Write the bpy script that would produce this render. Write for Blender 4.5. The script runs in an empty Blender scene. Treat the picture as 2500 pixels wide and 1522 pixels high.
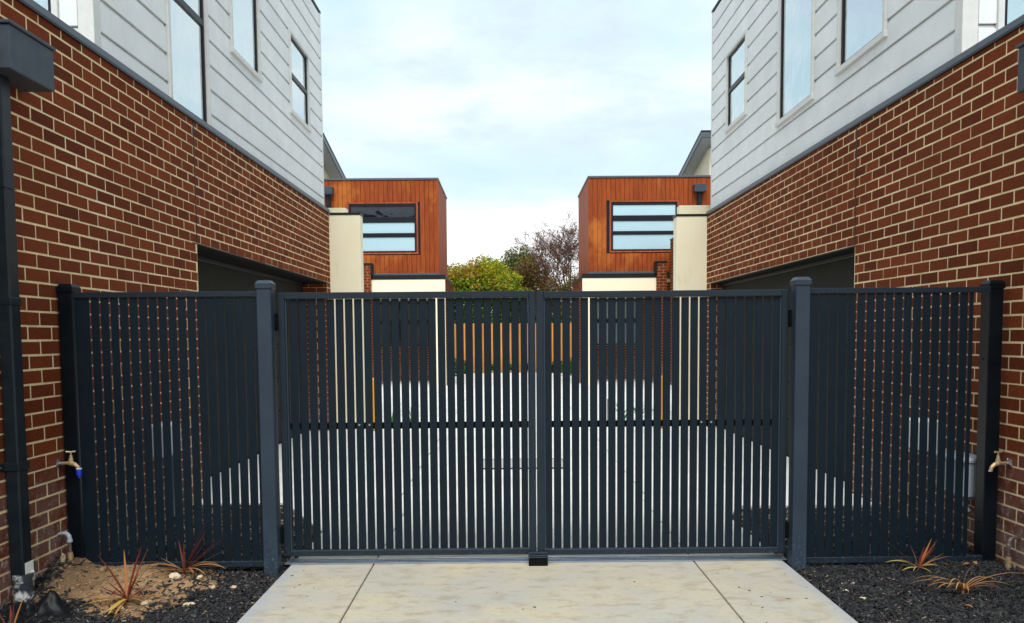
import bpy, math, random
from mathutils import Vector, Matrix, noise
R = math.radians
random.seed(11)
S = bpy.context.scene
COL = S.collection

# ------------------------------------------------------------------ camera
CAM_H = 1.47
F_PX, PITCH, YAW, ROLL = 1908.89, .061691, .004471, -.007922
cp, sp, cy, sy = math.cos(PITCH), math.sin(PITCH), math.cos(YAW), math.sin(YAW)
fw = Vector((sy*cp, cy*cp, -sp)); r0 = Vector((cy, -sy, 0)); u0 = r0.cross(fw)
rt = r0*math.cos(ROLL) + u0*math.sin(ROLL); up = -r0*math.sin(ROLL) + u0*math.cos(ROLL)
cd = bpy.data.cameras.new('camera'); cam = bpy.data.objects.new('camera', cd); COL.objects.link(cam)
cam.matrix_world = Matrix(((rt.x, up.x, -fw.x, 0), (rt.y, up.y, -fw.y, 0), (rt.z, up.z, -fw.z, CAM_H), (0, 0, 0, 1)))
cd.sensor_width = 36; cd.sensor_fit = 'HORIZONTAL'; cd.lens = F_PX/2500*36
cd.shift_y = (937.5-761)/2500; cd.clip_start = .05; cd.clip_end = 2000
S.camera = cam
S.render.resolution_x, S.render.resolution_y = 1024, 623

# ------------------------------------------------------------------ light
S.view_settings.view_transform = 'Standard'; S.view_settings.look = 'None'
S.view_settings.gamma = 1; S.view_settings.use_curve_mapping = False
S.view_settings.exposure = 1.18
SUN_EL, SUN_AZ = 55, 181        # high, behind the camera
sd = bpy.data.lights.new('sun', 'SUN'); sun = bpy.data.objects.new('sun', sd); COL.objects.link(sun)
sd.energy = 1.5; sd.angle = R(35); sd.color = (1, .965, .9)
sdir = Vector((math.sin(R(SUN_AZ))*math.cos(R(SUN_EL)), math.cos(R(SUN_AZ))*math.cos(R(SUN_EL)), math.sin(R(SUN_EL))))
sun.rotation_euler = (-sdir).to_track_quat('-Z', 'Y').to_euler()
W = bpy.data.worlds.new('World'); S.world = W; W.use_nodes = True
nt = W.node_tree; nt.nodes.clear()
def N(t, ty, **kw):
    n = t.nodes.new(ty)
    for k, v in kw.items():
        if k in n.inputs: n.inputs[k].default_value = v
        else: setattr(n, k, v)
    return n
def ramp(t, stops, interp='LINEAR'):
    n = t.nodes.new('ShaderNodeValToRGB'); n.color_ramp.interpolation = interp
    el = n.color_ramp.elements
    while len(el) < len(stops): el.new(.5)
    for e, (p, c) in zip(el, stops):
        e.position = p; e.color = (c if len(c) == 4 else (*c, 1)) if isinstance(c, tuple) else (c, c, c, 1)
    return n
def mixc(t, fac, a, b, mode='MIX'):
    n = t.nodes.new('ShaderNodeMix'); n.data_type = 'RGBA'; n.blend_type = mode
    for i, v in ((0, fac), (6, a), (7, b)):
        if hasattr(v, 'links') or isinstance(v, bpy.types.NodeSocket): t.links.new(v, n.inputs[i])
        elif i == 0: n.inputs[0].default_value = v
        else: n.inputs[i].default_value = (*v, 1) if len(v) == 3 else v
    return n.outputs[2]
sky = N(nt, 'ShaderNodeTexSky', sky_type='NISHITA', sun_disc=False, sun_elevation=R(SUN_EL), sun_rotation=R(SUN_AZ))
tc = N(nt, 'ShaderNodeTexCoord')
mp = N(nt, 'ShaderNodeMapping'); mp.inputs['Scale'].default_value = (1, 1, 2.6)
nt.links.new(tc.outputs['Generated'], mp.inputs[0])
n1 = N(nt, 'ShaderNodeTexNoise', Scale=2.3, Detail=7.0, Roughness=.55, Distortion=.35)
n2 = N(nt, 'ShaderNodeTexNoise', Scale=5.2, Detail=6.0, Roughness=.6)
for n in (n1, n2): nt.links.new(mp.outputs[0], n.inputs['Vector'])
cl = ramp(nt, [(.36, (5.4, 7.3, 8.5)), (.50, (6.5, 8.1, 8.7)), (.64, (7.9, 8.7, 8.9))])      # cloud sheet: bluish grey to white
nt.links.new(n1.outputs[0], cl.inputs[0])
lav = ramp(nt, [(.50, 0.), (.66, 1.)]); nt.links.new(n2.outputs[0], lav.inputs[0])
cc = mixc(nt, lav.outputs[0], cl.outputs[0], (6.2, 7.3, 8.6))
thin = ramp(nt, [(.42, .90), (.62, .97)]); nt.links.new(n1.outputs[0], thin.inputs[0])
c1 = mixc(nt, thin.outputs[0], sky.outputs[0], cc)
sx = N(nt, 'ShaderNodeSeparateXYZ'); nt.links.new(tc.outputs['Generated'], sx.inputs[0])
ad = N(nt, 'ShaderNodeMath', operation='MULTIPLY_ADD'); ad.inputs[1].default_value = -.10; nt.links.new(n2.outputs[0], ad.inputs[0]); nt.links.new(sx.outputs[2], ad.inputs[2])
hz = ramp(nt, [(.075, 1.), (.135, 0.)]); nt.links.new(ad.outputs[0], hz.inputs[0])
c2 = mixc(nt, hz.outputs[0], c1, (10.2, 10.3, 10.4))
bg = N(nt, 'ShaderNodeBackground', Strength=.056); nt.links.new(c2, bg.inputs[0])
wo = N(nt, 'ShaderNodeOutputWorld'); nt.links.new(bg.outputs[0], wo.inputs[0])

# ------------------------------------------------------------------ materials
MATS = {}
def mat(name, col, rough=.6, var=0., nscale=8., namt=.0, col2=None, bump=0., bscale=60., spec=.5, metal=0., stretch=(1, 1, 1), sides=None, coat=0.):
    """col mixed with col2 by noise in world space; var = lightness change from piece to piece"""
    if name in MATS: return MATS[name]
    m = bpy.data.materials.new(name); m.use_nodes = True; t = m.node_tree
    b = t.nodes['Principled BSDF']; b.inputs['Roughness'].default_value = rough; b.inputs['Metallic'].default_value = metal
    b.inputs['Specular IOR Level'].default_value = spec; b.inputs['Coat Weight'].default_value = coat
    g = N(t, 'ShaderNodeNewGeometry'); oi = N(t, 'ShaderNodeObjectInfo')
    mpn = N(t, 'ShaderNodeMapping'); mpn.inputs['Scale'].default_value = stretch; t.links.new(g.outputs['Position'], mpn.inputs[0])
    no = N(t, 'ShaderNodeTexNoise', Scale=nscale, Detail=6., Roughness=.62); t.links.new(mpn.outputs[0], no.inputs['Vector'])
    rp = ramp(t, [(.5-.5*max(.02, 1-namt)*.5, 0.), (.5+.5*max(.02, 1-namt)*.5, 1.)]); t.links.new(no.outputs[0], rp.inputs[0])
    c = mixc(t, rp.outputs[0], col, col2 or col)
    if var:
        a = N(t, 'ShaderNodeMath', operation='ADD'); t.links.new(g.outputs['Random Per Island'], a.inputs[0]); t.links.new(oi.outputs['Random'], a.inputs[1])
        fr = N(t, 'ShaderNodeMath', operation='FRACT'); t.links.new(a.outputs[0], fr.inputs[0])
        vr = ramp(t, [(0., 1-var), (1., 1+var)]); t.links.new(fr.outputs[0], vr.inputs[0])
        c = mixc(t, 1., c, vr.outputs[0], 'MULTIPLY')
    t.links.new(c, b.inputs['Base Color'])
    if bump:
        bn = N(t, 'ShaderNodeTexNoise', Scale=bscale, Detail=5., Roughness=.65); t.links.new(mpn.outputs[0], bn.inputs['Vector'])
        bu = N(t, 'ShaderNodeBump', Strength=bump, Distance=.004); t.links.new(bn.outputs[0], bu.inputs['Height']); t.links.new(bu.outputs[0], b.inputs['Normal'])
    MATS[name] = m; m['c'] = 1
    return m
def mnodes(m): t = m.node_tree; return t, t.nodes['Principled BSDF']
def overlay(m, fac_builder, col):
    """mix another colour over the base colour of m; fac_builder(tree) -> factor socket"""
    t, b = mnodes(m); src = b.inputs['Base Color'].links[0].from_socket
    t.links.new(mixc(t, fac_builder(t), src, col), b.inputs['Base Color'])
def noise_fac(scale, lo, hi, stretch=(1, 1, 1), detail=6.):
    def f(t):
        g = N(t, 'ShaderNodeNewGeometry'); mpn = N(t, 'ShaderNodeMapping'); mpn.inputs['Scale'].default_value = stretch
        t.links.new(g.outputs['Position'], mpn.inputs[0])
        n = N(t, 'ShaderNodeTexNoise', Scale=scale, Detail=detail, Roughness=.6); t.links.new(mpn.outputs[0], n.inputs['Vector'])
        r = ramp(t, [(lo, 0.), (hi, 1.)]); t.links.new(n.outputs[0], r.inputs[0]); return r.outputs[0]
    return f
def mul(f1, f2):
    def f(t):
        m = N(t, 'ShaderNodeMath', operation='MULTIPLY'); a, b = f1(t), f2(t); t.links.new(a, m.inputs[0]); t.links.new(b, m.inputs[1]); return m.outputs[0]
    return f
def axis_fac(ax, a, b):
    """1 at coordinate a falling to 0 at b"""
    def f(t):
        g = N(t, 'ShaderNodeNewGeometry'); s = N(t, 'ShaderNodeSeparateXYZ'); t.links.new(g.outputs['Position'], s.inputs[0])
        m = N(t, 'ShaderNodeMapRange'); m.inputs[1].default_value = a; m.inputs[2].default_value = b; m.inputs[3].default_value = 1; m.inputs[4].default_value = 0
        t.links.new(s.outputs[ax], m.inputs[0]); return m.outputs[0]
    return f

M_brick = mat('brick', (.195, .041, .0125), .9, var=.30, nscale=70, namt=.2, col2=(.110, .0225, .007), bump=.9, bscale=150, spec=.12)
overlay(M_brick, noise_fac(230, .64, .74), (.34, .15, .08)); overlay(M_brick, noise_fac(170, .66, .74), (.05, .012, .006)); overlay(M_brick, noise_fac(1.1, .5, .72), (.160, .039, .014))
overlay(M_brick, mul(axis_fac(2, .15, .85), noise_fac(5, .36, .58)), (.22, .125, .105))      # mud splash near the ground
overlay(M_brick, mul(axis_fac(2, .2, .75), noise_fac(20, .54, .68, (1, 1.6, 1))), (.42, .35, .33))  # bloom on the lowest courses
M_mortar = mat('mortar', (.88, .68, .39), .95, nscale=30, namt=.3, col2=(.76, .57, .32), bump=.7, bscale=120, spec=.2)
overlay(M_mortar, noise_fac(7, .52, .70), (.60, .46, .27)); overlay(M_mortar, noise_fac(60, .64, .74), (.42, .28, .15)); overlay(M_mortar, noise_fac(1.6, .52, .70), (.86, .72, .48))
M_clad = mat('painted_board', (.82, .825, .82), .55, var=.03, nscale=3, namt=.2, col2=(.70, .715, .71), bump=.10, bscale=25)
overlay(M_clad, noise_fac(14, .66, .80, (1, 1, .35)), (.66, .655, .62)); overlay(M_clad, noise_fac(5, .54, .74, (1.6, 1.6, .25)), (.76, .765, .755))
M_trim = mat('painted_trim', (.70, .69, .66), .5, nscale=12, namt=.2, col2=(.62, .61, .58))
M_black = mat('black_aluminium', (.008, .010, .014), .38, spec=.25, nscale=20, namt=.2, col2=(.011, .013, .018))
M_flash = mat('dark_flashing', (.075, .09, .115), .42, nscale=6, namt=.3, col2=(.095, .11, .135), metal=.2)
M_cap = mat('black_capping', (.008, .009, .012), .4, spec=.25, nscale=6, namt=.3, col2=(.013, .015, .019))
M_post = mat('post_powder_coat', (.021, .034, .052), .44, spec=.28, nscale=5, namt=.3, col2=(.028, .043, .063), bump=.06, bscale=300)
overlay(M_post, mul(axis_fac(2, .0, .30), noise_fac(60, .52, .70)), (.10, .13, .16))
overlay(M_post, noise_fac(60, .765, .79), (.30, .34, .38))
M_slat = mat('slat_powder_coat', (.0030, .0085, .0150), .48, spec=.20, var=.05, nscale=6, namt=.3, col2=(.0045, .0105, .0175), bump=.05, bscale=300)
M_frame = mat('frame_powder_coat', (.009, .016, .026), .42, spec=.28, nscale=6, namt=.3, col2=(.012, .020, .031), bump=.05, bscale=300)
overlay(M_frame, mul(axis_fac(2, .02, .16), noise_fac(70, .56, .70)), (.07, .10, .13))
overlay(M_slat, noise_fac(90, .70, .78), (.025, .035, .045)); overlay(M_slat, noise_fac(1.7, .5, .75, (1, 1, .5)), (.0055, .0130, .0220)); overlay(M_frame, noise_fac(150, .70, .76), (.07, .085, .10))
M_shadedpost = mat('shaded_corner_post', (.002, .004, .007), .36, spec=.16, nscale=6, namt=.3, col2=(.006, .009, .013))  # darker version of the post coat: wall-corner shade put into its colour
M_galv = mat('galvanised_strip', (.52, .58, .66), .32, nscale=14, namt=.3, col2=(.36, .42, .52), metal=.75, stretch=(.4, 1, 1))
M_rubber = mat('black_rubber', (.003, .0035, .004), .7, spec=.1)
M_render = mat('cream_render', (.88, .80, .60), .85, nscale=2.2, namt=.2, col2=(.84, .755, .555), bump=.35, bscale=220, spec=.2)
overlay(M_render, noise_fac(3, .60, .80, (2, 2, .4)), (.74, .66, .48))
M_wood = mat('cedar_board', (.315, .066, .010), .6, var=.09, nscale=3.0, namt=.35, col2=(.225, .036, .006), bump=.1, bscale=30, stretch=(9, 9, .8), spec=.2)
overlay(M_wood, noise_fac(1.3, .52, .66, (1, 1, .7)), (.43, .125, .020))
M_woodside = mat('cedar_side_board', (.42, .100, .036), .6, spec=.15, var=.10, nscale=3.0, namt=.3, col2=(.22, .05, .022), stretch=(6, 6, .8))
M_soffit = mat('soffit_board', (.55, .56, .56), .7, nscale=5, namt=.2, col2=(.5, .5, .5))
M_door = mat('garage_door_steel', (.022, .022, .019), .75, var=.03, nscale=5, namt=.3, col2=(.027, .027, .023), spec=.08)
M_fence = mat('treated_pine', (.74, .33, .06), .75, var=.16, nscale=3, namt=.3, col2=(.54, .21, .04), stretch=(8, 8, .6), bump=.2)
M_yellow = mat('yellow_paint', (.78, .36, .015), .45)
M_brass = mat('aged_brass', (.66, .44, .20), .42, nscale=40, namt=.3, col2=(.40, .32, .22), metal=.45)
M_copper = mat('weathered_copper', (.18, .11, .09), .5, nscale=30, namt=.3, col2=(.22, .20, .20), metal=.6)
M_chrome = mat('chrome_flange', (.72, .74, .78), .2, metal=.95)
M_blue = mat('blue_plastic', (.01, .045, .62), .35)
M_whitep = mat('white_pvc', (.74, .74, .74), .45, nscale=11, namt=.8, col2=(.03, .035, .045))
M_label = mat('paper_label', (.80, .80, .78), .6)
M_pipe = mat('downpipe_coat', (.005, .010, .015), .36, spec=.25, nscale=9, namt=.3, col2=(.013, .019, .024), bump=.05)
overlay(M_pipe, mul(axis_fac(2, .1, 1.2), noise_fac(90, .66, .74)), (.16, .18, .21))
M_head = mat('rain_head_coat', (.032, .044, .064), .5, spec=.3, nscale=9, namt=.3, col2=(.050, .062, .084))
M_greybox = mat('grey_plastic', (.42, .45, .52), .5, nscale=6, namt=.3, col2=(.37, .40, .48))
M_plastic = mat('black_plastic_sheet', (.003, .0032, .004), .5, nscale=9, namt=.3, col2=(.006, .007, .009), spec=.25)
M_stone = mat('pale_stone', (.58, .46, .30), .9, var=.25, nscale=30, namt=.3, col2=(.42, .30, .17), bump=.6, bscale=60)
M_bark = mat('bark_chip', (.0045, .0048, .0055), .55, var=.6, nscale=60, namt=.3, col2=(.040, .039, .042), spec=.35)
M_bark2 = mat('pale_bark_chip', (.30, .25, .20), .8, var=.4, nscale=60, namt=.3, col2=(.16, .10, .06))
M_drain = mat('drain_iron', (.03, .03, .03), .6)

def concrete():
    m = mat('concrete', (.465, .428, .355), .8, nscale=1.6, namt=.1, col2=(.415, .39, .34), bump=.35, bscale=160, spec=.25)
    overlay(m, noise_fac(1.9, .42, .78), (.53, .455, .30))
    overlay(m, noise_fac(1.1, .45, .80), (.37, .375, .35))
    overlay(m, noise_fac(7, .50, .86, (1, 1.8, 1)), (.28, .20, .115))
    overlay(m, noise_fac(20, .55, .85, (1, 1.5, 1)), (.33, .30, .245))
    overlay(m, noise_fac(110, .56, .76), (.29, .265, .21))
    overlay(m, noise_fac(50, .60, .78, (1, 1.6, 1)), (.56, .54, .48))
    overlay(m, noise_fac(3.3, .70, .80, (1, 1.8, 1)), (.36, .20, .11))
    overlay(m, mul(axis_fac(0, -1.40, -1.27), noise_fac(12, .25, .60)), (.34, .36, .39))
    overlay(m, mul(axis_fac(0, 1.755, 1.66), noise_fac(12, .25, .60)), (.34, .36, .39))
    return m
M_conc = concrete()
M_conc2 = mat('courtyard_concrete', (.80, .78, .75), .8, nscale=2, namt=.3, col2=(.68, .67, .64), bump=.2, bscale=150)
overlay(M_conc2, noise_fac(30, .66, .78), (.36, .34, .31)); overlay(M_conc2, noise_fac(1.2, .48, .70), (.60, .59, .56))
M_concedge = mat('slab_edge', (.30, .31, .33), .85, nscale=20, namt=.3, col2=(.2, .21, .22))

# ------------------------------------------------------------------ mesh helpers
class MB:
    def __init__(s): s.v = []; s.f = []
    def add(s, vs, fs):
        k = len(s.v); s.v += vs; s.f += [tuple(i+k for i in f) for f in fs]
    def box(s, x0, x1, y0, y1, z0, z1, c=0.):
        if x0 > x1: x0, x1 = x1, x0
        if y0 > y1: y0, y1 = y1, y0
        if z0 > z1: z0, z1 = z1, z0
        if c <= 0:
            s.add([(x0,y0,z0),(x1,y0,z0),(x1,y1,z0),(x0,y1,z0),(x0,y0,z1),(x1,y0,z1),(x1,y1,z1),(x0,y1,z1)],
                  [(0,3,2,1),(4,5,6,7),(0,1,5,4),(1,2,6,5),(2,3,7,6),(3,0,4,7)]); return s
        c = min(c, (x1-x0)*.45, (y1-y0)*.45, (z1-z0)*.45)
        vs = []; idx = {}
        for ix in (0, 1):
            for iy in (0, 1):
                for iz in (0, 1):
                    X = (x0, x1)[ix]; Y = (y0, y1)[iy]; Z = (z0, z1)[iz]; dx = c*(1-2*ix); dy = c*(1-2*iy); dz = c*(1-2*iz)
                    idx[ix,iy,iz] = len(vs); vs += [(X, Y+dy, Z+dz), (X+dx, Y, Z+dz), (X+dx, Y+dy, Z)]
        fs = []
        for a in range(3):
            b, d = (a+1) % 3, (a+2) % 3
            for sd_ in (0, 1):
                q = []
                for (p, r) in ((0,0),(1,0),(1,1),(0,1)):
                    k = [0,0,0]; k[a] = sd_; k[b] = p; k[d] = r; q.append(idx[tuple(k)]+a)
                fs.append(tuple(q if sd_ else q[::-1]))
            for p in (0, 1):
                for r in (0, 1):
                    k = [0,0,0]; k[b] = p; k[d] = r; k2 = list(k); k2[a] = 1
                    q = [idx[tuple(k)]+b, idx[tuple(k2)]+b, idx[tuple(k2)]+d, idx[tuple(k)]+d]
                    fs.append(tuple(q if p != r else q[::-1]))
        for k, i in idx.items():
            fs.append((i, i+1, i+2) if sum(k) % 2 else (i+2, i+1, i))
        s.add(vs, fs); return s
    def tube(s, pts, rad, seg=10, caps=True):
        pts = [Vector(p) for p in pts]; n = len(pts)
        if not isinstance(rad, (list, tuple)): rad = [rad]*n
        ref = None; rings = []; vs = []; fs = []
        for i, p in enumerate(pts):
            t = (pts[min(i+1, n-1)] - pts[max(i-1, 0)]).normalized()
            if ref is None: ref = t.orthogonal().normalized()
            ref = (ref - t*ref.dot(t))
            ref = ref.normalized() if ref.length > 1e-6 else t.orthogonal().normalized()
            b = t.cross(ref)
            for j in range(seg):
                a = 2*math.pi*j/seg; vs.append(tuple(p + (ref*math.cos(a) + b*math.sin(a))*rad[i]))
        for i in range(n-1):
            for j in range(seg):
                k = (j+1) % seg; fs.append((i*seg+j, i*seg+k, (i+1)*seg+k, (i+1)*seg+j))
        if caps: fs.append(tuple(range(seg-1, -1, -1))); fs.append(tuple((n-1)*seg+j for j in range(seg)))
        s.add(vs, fs); return s
    def prism(s, prof, mapf, a, b):
        """closed profile [(v,d)] extruded along u from a to b through mapf(u,v,d)"""
        n = len(prof); vs = [mapf(a, v, d) for v, d in prof] + [mapf(b, v, d) for v, d in prof]
        fs = [(i, (i+1) % n, n+(i+1) % n, n+i) for i in range(n)] + [tuple(range(n-1, -1, -1)), tuple(range(n, 2*n))]
        s.add(vs, fs); return s
    def mesh(s, name, m, smooth=False):
        me = bpy.data.meshes.new(name); me.from_pydata(s.v, [], s.f)
        if isinstance(m, (list, tuple)):
            for q in m: me.materials.append(q)
        elif m: me.materials.append(m)
        if smooth: me.polygons.foreach_set('use_smooth', [True]*len(me.polygons))
        me.update(); return me
import bmesh
def fix(me):
    bm = bmesh.new(); bm.from_mesh(me); bmesh.ops.recalc_face_normals(bm, faces=bm.faces); bm.to_mesh(me); bm.free(); return me
def obj(name, mb, m, parent=None, smooth=False, loc=None):
    me = mb if isinstance(mb, bpy.types.Mesh) else fix(mb.mesh(name, m, smooth))
    o = bpy.data.objects.new(name, me); COL.objects.link(o)
    if loc is not None: o.location = loc
    if parent:
        o.parent = parent
        o.matrix_parent_inverse = Matrix.Translation(-Vector(parent.get('base', (0, 0, 0))))
    return o
def tag(o, label=None, cat=None, group=None, kind=None):
    if label: o['label'] = label
    if cat: o['category'] = cat
    if group: o['group'] = group
    if kind: o['kind'] = kind
    return o
def thing(name, loc, label=None, cat=None, group=None, kind=None):
    o = bpy.data.objects.new(name, None); COL.objects.link(o); o.location = loc; o['base'] = [float(c) for c in loc]; o.empty_display_size = .1
    return tag(o, label, cat, group, kind)
def rehome(o):
    """put a single mesh thing's origin at its base"""
    me = o.data; xs = [v.co for v in me.vertices]
    c = Vector((sum(v.x for v in xs)/len(xs), sum(v.y for v in xs)/len(xs), min(v.z for v in xs)))
    me.transform(Matrix.Translation(-c)); o.location = c; return o
def mapL(X0): return lambda u, v, d: (X0+d, u, v)          # wall facing +X, u = Y
def mapR(X0): return lambda u, v, d: (X0-d, u, v)          # wall facing -X
def mapF(Y0): return lambda u, v, d: (u, Y0-d, v)          # wall facing the camera
def mbox(mb, mf, u0_, u1_, v0_, v1_, d0_, d1_, c=0.):
    a = mf(u0_, v0_, d0_); b = mf(u1_, v1_, d1_); mb.box(a[0], b[0], a[1], b[1], a[2], b[2], c); return mb
def project(p):
    d = Vector(p)-Vector((0, 0, CAM_H)); w = d.dot(fw)
    return (1250+F_PX*d.dot(rt)/w, 937.5-F_PX*d.dot(up)/w, w)

# ------------------------------------------------------------------ brickwork
BL, BH, BJ, BC = .2322, .0775, .24, .086
brick_meshes = {}
def brickwork(house, mf, key, u_lo, u_hi, bed, ncourse, phase, inside, zmax=99, singles=300, depth=.06):
    """courses run from bed (a bed joint height) up and down; inside(u,v) says where there is brick"""
    L = []
    for k in range(-60, 60):
        z = bed + k*BC
        if z+BH < ncourse[0] or z > ncourse[1]: continue
        v0_, v1_ = z+.00425, z+.00425+BH
        off = phase + (.12 if k % 2 else 0.)
        n0 = math.floor((u_lo-off)/BJ)-1; n1 = math.ceil((u_hi-off)/BJ)+1
        for n in range(n0, n1):
            a = off+n*BJ+.0039; b = a+BL
            # cut the brick at the borders of the wall and of its openings
            us = [a+(b-a)*i/23 for i in range(24)]; ok = [inside(q, (v0_+v1_)/2) for q in us]
            i = 0
            while i < 24:
                if ok[i]:
                    j = i
                    while j+1 < 24 and ok[j+1]: j += 1
                    if us[j]-us[i] > .03: L.append((us[i], us[j], v0_, min(v1_, ncourse[1]-.002)))
                    i = j+1
                else: i += 1
    def score(q):
        c = mf((q[0]+q[1])/2, (q[2]+q[3])/2, 0); x, y, w = project(c)
        if not (-40 < x < 2540 and -30 < y < 1540) or (c[1] > 4.85 and y > 715): return 0
        p1 = project(mf(q[0], q[2], 0)); p2 = project(mf(q[1], q[3], 0))
        return abs(p1[0]-p2[0])*abs(F_PX/w*BH)
    L.sort(key=score, reverse=True)
    rest = MB(); rr = random.Random(5)
    for i, (a, b, v0_, v1_) in enumerate(L):
        j = rr.uniform(-.0012, .0016)
        if i < singles and score((a, b, v0_, v1_)) > 0:
            kk = (key, round(b-a, 3), round(v1_-v0_, 3))
            if kk not in brick_meshes:
                m_ = MB(); mbox(m_, lambda u, v, d: tuple(Vector(mf(u, v, d))-Vector(mf(0, 0, 0))), -(b-a)/2, (b-a)/2, -(v1_-v0_)/2, (v1_-v0_)/2, -depth, 0, .0035)
                brick_meshes[kk] = fix(m_.mesh('brick', M_brick))
            o = obj('brick', brick_meshes[kk], None, house, loc=mf((a+b)/2, (v0_+v1_)/2+rr.uniform(-.0008, .0008), j))
            o.rotation_euler.x = rr.uniform(-.004, .004) if key[0] in 'LR' else 0
        else: mbox(rest, mf, a, b, v0_, v1_, -depth, j, .0035 if singles else 0)
    if rest.v: obj('brickwork', rest, M_brick, house)['kind'] = 'stuff'

# ------------------------------------------------------------------ windows
def glass_mat(name, tint, mirror, rough=.02, base=(.5, .5, .5)):
    if name in MATS: return MATS[name]
    m = bpy.data.materials.new(name); m.use_nodes = True; t = m.node_tree; t.nodes.remove(t.nodes['Principled BSDF'])
    out = t.nodes['Material Output']; gl = N(t, 'ShaderNodeBsdfGlossy', Roughness=rough); gl.inputs['Color'].default_value = (*tint, 1)
    di = N(t, 'ShaderNodeBsdfDiffuse' if base else 'ShaderNodeBsdfTransparent'); di.inputs['Color'].default_value = (*(base or (.75, .88, .92)), 1)
    gg = N(t, 'ShaderNodeNewGeometry'); wn = N(t, 'ShaderNodeTexNoise', Scale=2.4, Detail=2.); t.links.new(gg.outputs['Position'], wn.inputs['Vector'])
    wb = N(t, 'ShaderNodeBump', Strength=.35, Distance=.02); t.links.new(wn.outputs[0], wb.inputs['Height']); t.links.new(wb.outputs[0], gl.inputs['Normal'])
    lw = N(t, 'ShaderNodeLayerWeight', Blend=.35); ma = N(t, 'ShaderNodeMath', operation='MULTIPLY_ADD', use_clamp=True)
    t.links.new(lw.outputs['Fresnel'], ma.inputs[0]); ma.inputs[1].default_value = .45; ma.inputs[2].default_value = mirror
    mx = N(t, 'ShaderNodeMixShader'); t.links.new(ma.outputs[0], mx.inputs[0]); t.links.new(di.outputs[0], mx.inputs[1]); t.links.new(gl.outputs[0], mx.inputs[2]); t.links.new(mx.outputs[0], out.inputs[0])
    MATS[name] = m; return m
G_sky = glass_mat('sky_reflecting_glass', (.92, .98, 1.), .66, base=None)
G_frost = glass_mat('frosted_glass', (.8, .93, 1.), .18, .25, base=(.46, .66, .74))
G_dark = glass_mat('dark_glass', (.8, .85, .9), .05, .05, base=(.008, .010, .014))
G_green = glass_mat('green_tinted_glass', (.7, .8, .78), .12, .2, base=(.20, .30, .27))
G_lilac = glass_mat('blue_tinted_glass', (.7, .8, .95), .15, .2, base=(.16, .21, .33))

M_curtain = mat('sheer_curtain', (.80, .82, .82), .9)
def side_window(house, mf, a, b, v0_, v1_, transom=None, curtain=.98, trim=True, sill=True, pane=None, bottom_open=False, label=None):
    """window in a side wall: pale trim, black frame, reflecting panes"""
    pane = pane or G_sky
    w = obj('window', mbox(MB(), mf, a+.03, b-.03, v0_+.03, v1_-.03, -.05, -.028), M_black, house)
    if label: w['label'] = label
    T = .045
    t = MB()
    mbox(t, mf, a-.012, a+T-.012, v0_-.0, v1_+.012, -.005, .034, .003); mbox(t, mf, b-T+.012, b+.012, v0_-.0, v1_+.012, -.005, .034, .003)
    mbox(t, mf, a-.014, b+.014, v1_-T+.012, v1_+.014, -.005, .037, .003)
    if not bottom_open: mbox(t, mf, a-.03, b+.03, v0_-.026, v0_+T-.018, -.005, .045, .003)
    obj('trim', t, M_trim, w)
    f = MB(); fa, fb, f0, f1 = a+T-.012, b-T+.012, v0_+(.0 if bottom_open else T-.018), v1_-T+.012; w_ = .036
    mbox(f, mf, fa, fa+w_, f0, f1, -.045, .006, .003); mbox(f, mf, fb-w_, fb, f0, f1, -.045, .006, .003)
    mbox(f, mf, fa+w_, fb-w_, f0, f0+w_, -.045, .0055, .003); mbox(f, mf, fa+w_, fb-w_, f1-w_, f1, -.045, .0055, .003)
    rows = [(f0+w_, f1-w_)]
    if transom:
        mbox(f, mf, fa+w_, fb-w_, transom-.032, transom+.032, -.045, .012, .003); rows = [(f0+w_, transom-.032), (transom+.032, f1-w_)]
    obj('frame', f, M_black, w)
    for r_ in rows: obj('pane', mbox(MB(), mf, fa+w_, fb-w_, r_[0], r_[1], -.012, -.007), pane, w)
    c0, c1 = fa+w_, fb-w_; c1 = c0+(c1-c0)*curtain; n = 36; cu = MB(); vs = []
    for i in range(n+1):
        u = c0+(c1-c0)*i/n; d = -.0215+.0045*math.sin(i*1.35)*(1+.3*math.sin(i*.7)); vs += [mf(u, f0+.01, d), mf(u, f1-.01, d)]
    cu.add(vs, [(2*i, 2*i+2, 2*i+3, 2*i+1) for i in range(n)]); obj('curtain', cu, M_curtain, w)
    return w

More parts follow.
